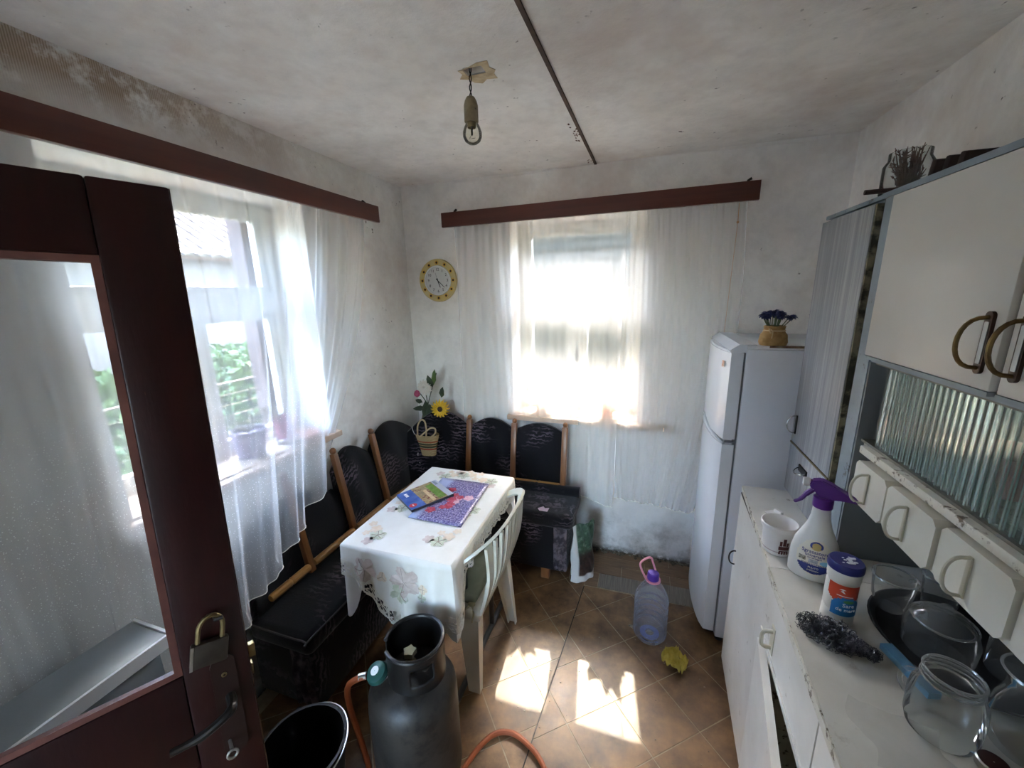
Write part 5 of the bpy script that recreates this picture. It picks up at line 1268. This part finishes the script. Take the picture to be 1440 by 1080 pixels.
# small drawers
DRH = [(1.030, 1.166), (.868, 1.024), (.704, .862), (.54, .698), (.37, .534), (.20, .364)]
dwm = M('drawer_ivory', '#d6d2c4', .35, c2='#cbc7b8', ns=5, dirt='#9a917c', dns=18, dlo=.66, dhi=.74)
for i, (a, b) in enumerate(DRH):
    zt_ = 1.212; zl = 1.104; x0 = HX-.022+(0, 0, .006, .012, .012, .012)[i]
    poly = [(a+.012, zl), (b-.012, zl), (b, zl+.012), (b, zt_-.010), (b-.010, zt_), (a+.012, zt_), (a, zt_-.012), (a, zl+.012)]
    d = obj('small_drawer', MB().prism(poly, x0, HX+.008, 'x'), dwm, hu, smooth=0)
    yh_ = (a+b)/2+.006; L = .075
    obj('drawer_pull', MB().span((x0-.004, yh_-.0075, 1.158-.04), (x0-.0002, yh_+.0015, 1.158+.04), .0015).tube([(x0-.003, yh_-.003, 1.158-L/2*cos(pi*i_/14)) if i_ in (0, 14) else (x0-.003-.030*sin(pi*i_/14)**.6, yh_-.003, 1.158-L/2*cos(pi*i_/14)) for i_ in range(15)], .0032, 8), M('ivory_pull', '#bdb8a4', .4), d)
# things stored behind the glass
def bowl(name, label, c, r, h, mat, n_=26):
    o_ = obj(name, MB().lathe([(.001, 0), (r*.5, 0), (r*.55, h*.08), (r*.9, h*.6), (r, h), (r*.95, h), (r*.85, h*.6), (r*.45, h*.12), (.001, h*.1)], c, n_), mat)
    return tag(o_, label, 'bowl')
bowl('red_bowl', 'red bowl behind the reeded glass of the hutch', (.70, .98, 1.2365), .075, .09, M('red_enamel', '#a33238', .35))
bowl('green_glass_bowl', 'pale green bowl at the near end behind the reeded glass', (.69, .72, 1.2365), .07, .08, M('pale_green_ceramic', '#8fb5a6', .3))
for i in range(4):
    o_ = obj('dinner_plate', MB().lathe([(.001, 0), (.04, 0), (.085, .012), (.083, .0145), (.04, .004), (.001, .004)], (.73, 1.125, 1.2366+.0065*i), 30), M('white_glaze', '#d9d6cc', .25))
    tag(o_, ('lowest', 'second lowest', 'second highest', 'topmost')[i]+' white dinner plate of the stack behind the far end of the reeded glass', 'plate', 'plates behind the reeded glass')
bowl('peach_bowl', 'peach coloured bowl standing behind the red bowl in the hutch', (.78, .86, 1.2365), .05, .12, M('peach_ceramic', '#d9a98a', .35))

# ================================================================= ON THE COUNTER
def P_cyl(c, r, a0, z0, depth=.0006, sy=1.0):
    """maps text coordinates onto a cylinder around c, facing angle a0"""
    return lambda p: (c[0]+(r+depth+p.z)*cos(a0+p.x/r), c[1]+(r+depth+p.z)*sin(a0+p.x/r)*sy, c[2]+z0+p.y)
def patch(c, r, a0, w_, z0, h, shape=None, n_=24, m_=12, off=.0005, rfn=None):
    mb = MB()
    sk = None if shape is None else (lambda u, v: not shape(2*u-1, 2*v-1))
    mb.grid(lambda u, v: (c[0]+((rfn(z0+h*(v-.5)) if rfn else r)+off)*cos(a0+w_*(u-.5)/r), c[1]+((rfn(z0+h*(v-.5)) if rfn else r)+off)*sin(a0+w_*(u-.5)/r), c[2]+z0+h*(v-.5)), n_, m_, sk); return mb
face = atan2(-1.0, -.42)   # towards where one stands
# plastic tub
tcn = (.412, 1.222, CZ)
tb_ = thing('plastic_tub', 'white round plastic tub with a dark red castle print on the counter', 'tub', tcn)
tubm = M('white_tub_plastic', '#e2dfdc', .35)
obj('tub_body', MB().lathe([(.001, .001), (.034, .001), (.0365, .004), (.042, .078), (.046, .079), (.0475, .083), (.0475, .092), (.045, .094), (.0435, .092), (.0405, .078), (.036, .010), (.001, .008)], tcn, 34), tubm, tb_)
obj('tub_band', MB().lathe([(.0369, .012), (.0372, .0125), (.0375, .0155), (.0372, .016)], tcn, 34), M('faint_band', '#b8a8a6', .5), tb_)
tf = lambda z: .0362+.0000+.0058*z/.078
cst = M('castle_print', '#5a2a28', .5)
fa = face+.55
for x0, w_, z0, h in ((0, .028, .030, .012), (-.009, .006, .045, .016), (0, .008, .050, .024), (.008, .006, .043, .012), (.0, .024, .020, .004)):
    obj('castle_print', patch((tcn[0], tcn[1], tcn[2]), .0395, fa+x0/.0395, w_, z0, h, None, 6, 2, .0006, tf), cst, tb_, smooth=0)
for i in range(4): obj('castle_print', patch(tcn, .038, fa+(-.010+.0066*i)/.038, .0045, .014, .008, None, 4, 1, .0006, tf), cst, tb_, smooth=0)
lid = obj('tub_lid', MB().box((.462, 1.44, CZ+.003), (.052, .03, .005), .002, Matrix.Rotation(.5, 3, 'Z')).box((.475, 1.435, CZ+.010), (.012, .03, .016), .003, Matrix.Rotation(.5, 3, 'Z')), tubm)
tag(lid, 'small white plastic clip lying behind the tub', 'clip')
# spray bottle
spc = Vector((.468, 1.128, CZ)); spa = radians(-18)
sp_ = thing('spray_bottle', 'white degreaser spray bottle with a purple trigger on the counter', 'spray bottle', spc, spa)
sprof = [(.001, .001), (.049, .001), (.053, .006), (.054, .03), (.053, .075), (.047, .105), (.036, .130), (.027, .152), (.021, .178), (.019, .205), (.019, .215)]
wm_ = M('white_bottle_plastic', '#dddcd6', .32)
obj('bottle_body', MB().lathe(sprof, (0, 0, 0), 36, 1, .62), wm_, sp_, local=True)
pur = M('purple_plastic', '#56207a', .4)
obj('trigger_collar', MB().lathe([(.021, .205), (.022, .208), (.022, .232), (.018, .235), (.001, .235)], (0, 0, 0), 22), pur, sp_, local=True)
th_ = MB().prism([(-.034, .262), (-.030, .274), (-.01, .281), (.015, .272), (.045, .252), (.066, .243), (.068, .236), (.03, .236), (.012, .236), (.008, .232), (-.012, .232), (-.014, .245), (-.028, .252)], -.0125, .0125, 'y')
bm = bmesh.new(); vs_ = [bm.verts.new(p) for p in th_.v]; [bm.faces.new([vs_[i] for i in f]) for f in th_.f]; bmesh.ops.bevel(bm, geom=list(bm.edges), offset=.003, segments=2, affect='EDGES'); bm.verts.index_update()
th2 = MB().add([v.co[:] for v in bm.verts], [[v.index for v in f.verts] for f in bm.faces]); bm.free()
obj('trigger_head', th2, pur, sp_, local=True, smooth=50)
obj('trigger', MB().tube(smooth_path([(-.022, 0, .250), (-.036, 0, .232), (-.046, 0, .214), (-.060, 0, .202)], 4), [.007]*5+[.0055]*4+[.0045]*3+[.003], 8), pur, sp_, local=True)
obj('nozzle', MB().lathe([(.008, 0), (.011, .002), (.011, .014), (.007, .016), (.001, .016)], (0, 0, 0), 14).xf(Matrix.Translation((-.032, 0, .266)) @ Matrix.Rotation(-pi/2, 4, 'Y')), wm_, sp_, local=True)
def spf(x, z, off=.0006):   # front of the bottle, facing -y locally
    r = pl([(q_[1], q_[0], 0) for q_ in sprof[1:]], z)[0]; xx = max(-.98, min(.98, x/r)); return (x, -r*.62*sqrt(1-xx*xx)-off, z)
def sgrid(x0, x1, z0, z1, shape=None, off=.0006, n_=24, m_=20):
    return MB().grid(lambda u, v: spf(lerp(x0, x1, u), lerp(z0, z1, v), off), n_, m_, None if shape is None else (lambda u, v: not shape(2*u-1, 2*v-1)))
obj('label', sgrid(-.038, .038, .020, .118, lambda a, b: a*a+(b*(1 if b < 0 else .96))**2 < 1), M('label_cream', '#e6e0cf', .4), sp_, local=True, smooth=180)
obj('label_band', sgrid(-.034, .034, .024, .050, lambda a, b: a*a+((b-1)/2)**2 < .99, .001), M('label_navy', '#2a3580', .4), sp_, local=True, smooth=180)
obj('label_emblem', sgrid(-.013, .015, .092, .115, lambda a, b: a*a+b*b < 1, .001), M('emblem_gold', '#c9ae6a', .4), sp_, local=True, smooth=180)
obj('label_emblem', sgrid(-.013, .015, .092, .115, lambda a, b: .5 < a*a+b*b < 1 and b > -.45, .0014), MATS['label_navy'], sp_, local=True, smooth=180)
obj('label_drop', sgrid(.012, .034, .054, .066, lambda a, b: a*a+b*b < 1, .0012), M('label_sky', '#7fb4d0', .4), sp_, local=True, smooth=180)
obj('label_photo', sgrid(-.033, -.018, .058, .070, None, .0012, 8, 6), M('label_photo_print', '#6a6450', .5, c2='#b8b0a0', ns=200), sp_, local=True, smooth=180)
obj('label_photo', sgrid(-.012, .008, .055, .066, None, .0012, 8, 6), M('label_grey_print', '#9aa2a6', .5, c2='#c8ccd0', ns=220), sp_, local=True, smooth=180)
nav = MATS['label_navy']
for s_, sz, z, m_ in (('Sgrassatore', .0125, .087, nav), ('universale', .0105, .0775, nav), ('con candeggina', .0050, .0705, nav), ('SUPERPOTENTE', .0075, .051, nav), ('PULITO', .0068, .0420, MATS['label_cream']), ('profumato', .0060, .0345, MATS['label_cream'])):
    obj('lettering', text_mb(s_, sz, lambda p, z=z: spf(p.x, z+p.y, .0018+p.z)), m_, sp_, smooth=0, local=True)
# salt canister
cnc = Vector((.468, .975, CZ))
cn = thing('salt_canister', 'white sea-salt canister with a navy lid and red and blue label', 'canister', cnc)
obj('canister_body', MB().lathe([(.001, .001), (.029, .001), (.031, .004), (.0305, .03), (.0285, .033), (.0285, .037), (.0305, .04), (.0305, .10), (.0285, .104), (.0285, .107), (.031, .112), (.032, .135), (.029, .140), (.001, .140)], cnc, 34), M('canister_plastic', '#dad6cb', .35, dirt='#9a8f78', dns=35, dlo=.6, dhi=.7), cn)
obj('canister_lid', MB().lathe([(.033, .138), (.034, .140), (.034, .152), (.031, .157), (.001, .156)], cnc, 34), M('navy_lid', '#1d2266', .35), cn)
lw_ = MB()
for i in range(12): lw_.ball((cnc.x+random.uniform(-.014, .02), cnc.y+random.uniform(-.014, .014), CZ+.157), random.uniform(.002, .005), (1.4, 1, .4), 6, 4)
obj('salt_grains', lw_, M('salt_white', '#e8e8ea', .6), cn)
ca2 = face+.20
obj('label_red', patch(cnc, .0307, ca2, .062, .086, .046, lambda a, b: a*a+(max(0, -b))**2 < 1), M('label_vermilion', '#cf4a2e', .4), cn, smooth=180)
obj('label_blue', patch(cnc, .0307, ca2+.25, .056, .0555, .048, lambda a, b: a*a+(max(0, b))**2 < 1.0, off=.0009), M('label_azure', '#2a7ab8', .4), cn, smooth=180)
obj('label_island', patch(cnc, .0307, ca2+.32, .020, .070, .008, lambda a, b: a*a+b*b < 1, off=.0012), M('label_leaf', '#4f8f5a', .4), cn, smooth=180)
wt = M('lettering_white', '#eef0f0', .4)
obj('lettering', text_mb('Sare', .013, P_cyl(cnc, .0307, ca2+.34, .060, .0014)), wt, cn, smooth=0)
obj('lettering', text_mb('de mare', .0115, P_cyl(cnc, .0307, ca2+.25, .048, .0014)), wt, cn, smooth=0)
obj('label_bird', MB().add([P_cyl(cnc, .0307, ca2-.15, .095, .0014)(Vector(p)) for p in ((-.006, .003, 0), (.0, .006, 0), (.006, .004, 0), (.001, .002, 0), (.006, -.005, 0), (.002, -.004, 0), (-.003, -.001, 0))], [(0, 1, 2, 3), (3, 4, 5, 6)]), wt, cn, smooth=0)
obj('label_rule', patch(cnc, .0307, ca2+.05, .030, .083, .0016, None, 10, 1, .0012), wt, cn, smooth=0)
# steel wool: a tangle of fine wire
wl_ = MB(); random.seed(5)
def blob():
    while True:
        t = random.random(); c = Vector((.393, .925, CZ+.012)).lerp(Vector((.492, .862, CZ+.016)), t)
        r = .013+.026*sin(pi*min(1, t*1.1+.12))**1.0
        q_ = Vector((random.uniform(-1, 1), random.uniform(-1, 1), random.uniform(-.45, 1)))
        if q_.length < 1: p = c+Vector((q_.x*r, q_.y*r, q_.z*r*.8)); p.z = max(CZ+.002, p.z); return p
for i in range(1100):
    p = blob(); d = Vector((random.gauss(0, 1), random.gauss(0, 1), random.gauss(0, .7))).normalized(); sd = d.orthogonal().normalized(); r = random.uniform(.003, .008)
    pts = [p+d*r*cos(a)+sd*r*sin(a)*.8+Vector((0, 0, .002*sin(3*a))) for a in [i_*1.1 for i_ in range(6)]]
    for q_ in pts: q_.z = max(CZ+.001, q_.z)
    wl_.tube(pts, .00075, 3, cap=False)
swo = obj('steel_wool', wl_, M('steel_wire', '#77777c', .3, 1, c2='#3a3a3e', ns=80), smooth=0); tag(swo, 'dark crumpled steel wool pad on the counter before the salt canister', 'steel wool')
# dark tray with glassware
ty = thing('dark_tray', 'dark shallow tray at the back of the counter carrying glassware', 'tray', (.675, .94, CZ))
obj('tray', MB().lathe([(.001, .003), (.145, .003), (.158, .014), (.162, .013), (.148, 0), (.001, 0)], (.682, .955, CZ), 44, .92, 1.0), M('black_tray', '#1c1c1e', .3), ty)
def jar(name, label, c, prof, n_=30, cat='jar'):
    o_ = thing(name, label, cat, c); k_ = max(range(len(prof)), key=lambda i: (prof[i][1], -i)); pr_ = prof[:k_+1]
    obj('glass_body', MB().lathe(pr_, c, n_), jar_glass, o_)
    r_, z_ = pr_[-1]; obj('glass_rim', MB().tube([Vector(c)+Vector((r_*cos(2*pi*i/n_), r_*sin(2*pi*i/n_), z_)) for i in range(n_)], .0022, 6, closed=True), rim_glass, o_)
    return o_
# footed mug
c = Vector((.60, 1.045, CZ+.004))
mg_ = jar('glass_mug', 'clear glass cup on the far end of the dark tray', c, [(.001, .002), (.026, .001), (.028, .006), (.036, .03), (.041, .085), (.0395, .085), (.034, .032), (.024, .012), (.001, .010)], cat='cup')
obj('mug_handle', MB().tube(smooth_path([c+Vector((.036, .012, .07)), c+Vector((.058, .022, .066)), c+Vector((.06, .024, .035)), c+Vector((.034, .012, .022))], 5), .004, 8), jar_glass, mg_)
c = Vector((.695, 1.055, CZ+.004)); jar('drinking_glass', 'clear drinking glass behind the cup on the dark tray', c, [(.001, .002), (.026, .001), (.028, .005), (.036, .095), (.0345, .095), (.026, .012), (.001, .010)], cat='glass')
# squat jar with ridged lid
c = Vector((.625, .925, CZ+.004))
j1 = jar('lidded_jar', 'squat clear glass jar with a domed glass lid on the dark tray', c, [(.001, .002), (.05, .001), (.056, .01), (.058, .05), (.052, .068), (.046, .074), (.0445, .074), (.05, .066), (.055, .05), (.053, .014), (.001, .010)])
obj('jar_lid', MB().lathe([(.050, .075), (.052, .078), (.050, .082), (.044, .086), (.042, .089), (.034, .093), (.032, .096), (.020, .099), (.012, .102), (.012, .110), (.009, .114), (.001, .115)], c, 30), rim_glass, j1)
c = Vector((.735, .90, CZ+.004)); jar('storage_jar', 'clear glass jar at the back of the dark tray', c, [(.001, .002), (.040, .001), (.043, .008), (.043, .075), (.034, .09), (.034, .10), (.0325, .10), (.033, .09), (.041, .074), (.04, .012), (.001, .01)])
# blue ruler-like box
bx = obj('blue_box', MB().box((.545, .855, CZ+.0075), (.024, .11, .014), .001, Matrix.Rotation(radians(14), 3, 'Z')), M('light_blue_card', '#6fa3bd', .4, c2='#4f86a6', ns=20)); tag(bx, 'flat light blue box lying under the edge of the dark tray', 'box')
# big jar in front with a side handle, and the jug beside it
c = Vector((.528, .735, CZ))
j2 = jar('preserving_jar', 'big empty preserving jar standing on the counter nearest the camera', c, [(.001, .003), (.038, .001), (.044, .006), (.048, .022), (.049, .062), (.047, .085), (.040, .100), (.037, .105), (.037, .109), (.0385, .111), (.0385, .113), (.037, .115), (.037, .124)], 38)
obj('neck_thread', MB().tube([c+Vector((.0375*cos(2*pi*i/36), .0375*sin(2*pi*i/36), .117)) for i in range(36)], .0012, 5, closed=True).tube([c+Vector((.038*cos(2*pi*i/36), .038*sin(2*pi*i/36), .108)) for i in range(36)], .0018, 5, closed=True), rim_glass, j2)
obj('jar_handle', MB().tube(smooth_path([c+Vector((-.034, .012, .104)), c+Vector((-.052, .018, .100)), c+Vector((-.056, .020, .075)), c+Vector((-.047, .016, .055))], 5), .004, 8), jar_glass, j2)
c = Vector((.640, .735, CZ))
j3 = jar('glass_jug', 'clear glass jug with a flared lip behind the big preserving jar', c, [(.001, .003), (.036, .001), (.043, .008), (.052, .035), (.053, .06), (.046, .09), (.039, .112), (.040, .13), (.048, .150)], 36, 'jug')
obj('jug_handle', MB().tube(smooth_path([c+Vector((.03, -.03, .13)), c+Vector((.05, -.055, .135)), c+Vector((.058, -.075, .10)), c+Vector((.04, -.045, .05))], 6), .005, 8), jar_glass, j3)
lc = Vector((.572, .690, CZ))
ld = thing('jar_cap', 'dark brown-topped metal jar cap on the counter edge of the picture', 'lid', lc)
obj('cap_rim', MB().lathe([(.019, 0), (.020, .002), (.020, .013), (.018, .015)], lc, 26), steel_m, ld)
obj('cap_top', MB().lathe([(.0188, .0145), (.001, .0150)], lc, 26), M('brown_lacquer', '#3a1a16', .35), ld)
# crumpled clear film
fm_ = obj('clear_film', MB().grid(lambda u, v: (lerp(.40, .52, u)+.01*sin(v*7), lerp(.64, .76, v)-.03*u, CZ+.002+.006*abs(sin(u*9+v*5))*abs(sin(v*8+u*4))), 26, 22), glass_mat('film', (.995, .995, .99), .05, .2, .16, (.92, .92, .9)), smooth=40); tag(fm_, 'crumpled clear plastic film on the counter beside the preserving jar', 'film')

# ================================================================= ON TOP OF THE HUTCH
c = Vector((.625, 1.372, HT))
tj = thing('twig_jar', 'glass jar of dried brown twigs on top of the hutch', 'jar', c)
obj('glass_body', MB().lathe([(.001, .002), (.045, .001), (.05, .008), (.05, .075), (.042, .088), (.042, .105), (.040, .105), (.04, .088), (.047, .074), (.047, .01), (.001, .008)], c, 30), jar_glass, tj)
tw = MB(); random.seed(9)
for i in range(70):
    a = random.uniform(0, 2*pi); r0 = random.uniform(0, .02); r1 = random.uniform(.01, .040); z1 = random.uniform(.05, .118)
    p0 = c+Vector((r0*cos(a), r0*sin(a), .012)); p1 = c+Vector((r1*cos(a+.3), r1*sin(a+.3), z1)); tw.tube([p0, p0.lerp(p1, .5)+Vector((.004, 0, 0)), p1], [.0022, .002, .0008], 4)
    for k_ in range(3):
        q_ = p0.lerp(p1, random.uniform(.4, 1)); tw.tube([q_, q_+Vector((random.gauss(0, .006), random.gauss(0, .006), random.uniform(0, .012)))], [.002, .0006], 4)
o = obj('dried_twigs', tw, M('dried_brown', '#4a342c', .9, c2='#6a4d40', ns=40), tj, smooth=60); o['kind'] = 'stuff'
stk = MB().tube([(.520, 1.318, HT+.0068), (.56, 1.315, HT+.0068), (.68, 1.305, HT+.0068)], .006, 8)
stk.xf(Matrix.Identity(4)); st_ = obj('wooden_stick', stk, M('dark_stick', '#3a2a26', .7)); tag(st_, 'dark round stick lying over the hutch corner before the twig jar', 'stick')
for i in range(3):
    b_ = obj('bark_block', MB().box((.605+.010*i, 1.172-.024*i, HT+.019), (.06, .018, .036), .004, Matrix.Rotation(radians(14), 3, 'X')), M('dark_bark', '#33231f', .85, c2='#241815', ns=20))
    tag(b_, ('dark wooden block on the hutch, one nearest the twig jar', 'dark wooden block on the hutch, middle one of the three', 'dark wooden block on the hutch, farthest right of the three')[i], 'block', 'dark blocks on the hutch top')

# ================================================================= ON THE WINDOW SILLS
def pot(name, label, c, r0, r1, h, mat, soil=True):
    t = thing(name, label, 'pot', c)
    obj('pot_body', MB().lathe([(.001, 0), (r0, 0), (r1, h*.82), (r1*1.08, h*.83), (r1*1.08, h), (r1*.98, h), (r1*.9, h*.85), (.001, h*.84)], c, 24), mat, t); return t
zs_ = WL[2]+.0065
t = pot('flower_pot', 'pink plastic flower pot on the left window sill behind the net curtain', (-1.555, 1.315, zs_+.022), .035, .048, .10, M('pink_pot', '#b0607c', .5))
obj('saucer', MB().lathe([(.001, -.022), (.04, -.022), (.052, -.003), (.049, -.003), (.038, -.017), (.001, -.015)], (-1.555, 1.315, zs_+.022), 22), M('white_saucer', '#d0ccc6', .5), t)
dry = M('dried_plant', '#8f8a78', .8)
tw = MB(); random.seed(3)
for i in range(26):
    a = random.uniform(0, 2*pi); tw.tube(smooth_path([(-1.555, 1.315, zs_+.10), (-1.555+.05*cos(a), 1.315+.07*sin(a), zs_+.135+random.uniform(-.01, .03)), (-1.555+.08*cos(a), 1.315+.15*sin(a), zs_+.12+random.uniform(-.03, .04))], 3), .0015, 4)
obj('dry_stems', tw, dry, t)
tr = obj('clay_saucer', MB().lathe([(.001, 0), (.055, 0), (.068, .02), (.064, .02), (.052, .006), (.001, .006)], (-1.515, 1.385, zs_), 24), M('pale_terracotta', '#c98f76', .7)); tag(tr, 'pale terracotta saucer on the left window sill beside the pink pot', 'saucer')
t = pot('flower_pot', 'dark plastic flower pot with dry stems on the left window sill', (-1.56, 1.14, zs_), .05, .062, .12, M('dark_mauve_pot', '#6a5a78', .5))
tw = MB()
for i in range(30):
    a = random.uniform(0, 2*pi); tw.tube(smooth_path([(-1.56, 1.14, zs_+.10), (-1.56+.05*cos(a), 1.14+.07*sin(a), zs_+.17+random.uniform(-.02, .03)), (-1.56+.08*cos(a), 1.14+.17*sin(a), zs_+.15+random.uniform(-.05, .04))], 3), .0015, 4)
obj('dry_stems', tw, dry, t)
zb2 = WB[2]+.0065
t = pot('flower_pot', 'terracotta flower pot with pale leaves on the right of the back window sill', (-.185, 2.40, zb2), .035, .048, .105, M('terracotta', '#b0714e', .75))
lf = MB()
for i in range(26):
    a = random.uniform(0, 2*pi); e_ = leafm((-.19+.02*cos(a*3), 2.40, zb2+.09), (cos(a)*.55, sin(a)*.3-.05, random.uniform(.7, 1.6)), random.uniform(.09, .22), .026); lf.add(e_.v, e_.f)
obj('pale_leaves', lf, M('silver_leaf', '#cfd3c2', .6), t, smooth=60, solid=.001)
t = thing('blue_jug', 'pale blue ceramic jug in the middle of the back window sill', 'jug', (-.415, 2.40, zb2))
obj('jug_body', MB().lathe([(.001, 0), (.034, 0), (.042, .03), (.043, .07), (.032, .11), (.03, .14), (.036, .155), (.033, .155), (.027, .14), (.028, .11), (.001, .10)], (-.415, 2.40, zb2), 24), M('pale_blue_glaze', '#8fb0bb', .3), t)
obj('jug_handle', MB().tube(smooth_path([(-.38, 2.40, zb2+.13), (-.355, 2.40, zb2+.125), (-.35, 2.40, zb2+.08), (-.373, 2.40, zb2+.05)], 5), .006, 8), MATS['pale_blue_glaze'], t)
t = pot('flower_pot', 'small pinkish flower pot with green leaves on the left of the back window sill', (-.60, 2.40, zb2), .035, .046, .085, M('pink_beige_pot', '#b99a8a', .6))
lf = MB()
for i in range(22):
    a = random.uniform(0, 2*pi); e_ = leafm((-.59, 2.40, zb2+.075), (cos(a)*.9, sin(a)*.3, random.uniform(.4, 1.4)), random.uniform(.08, .17), .024); lf.add(e_.v, e_.f)
obj('green_leaves', lf, M('pot_plant_leaf', '#5f7f45', .6), t, smooth=60, solid=.001)
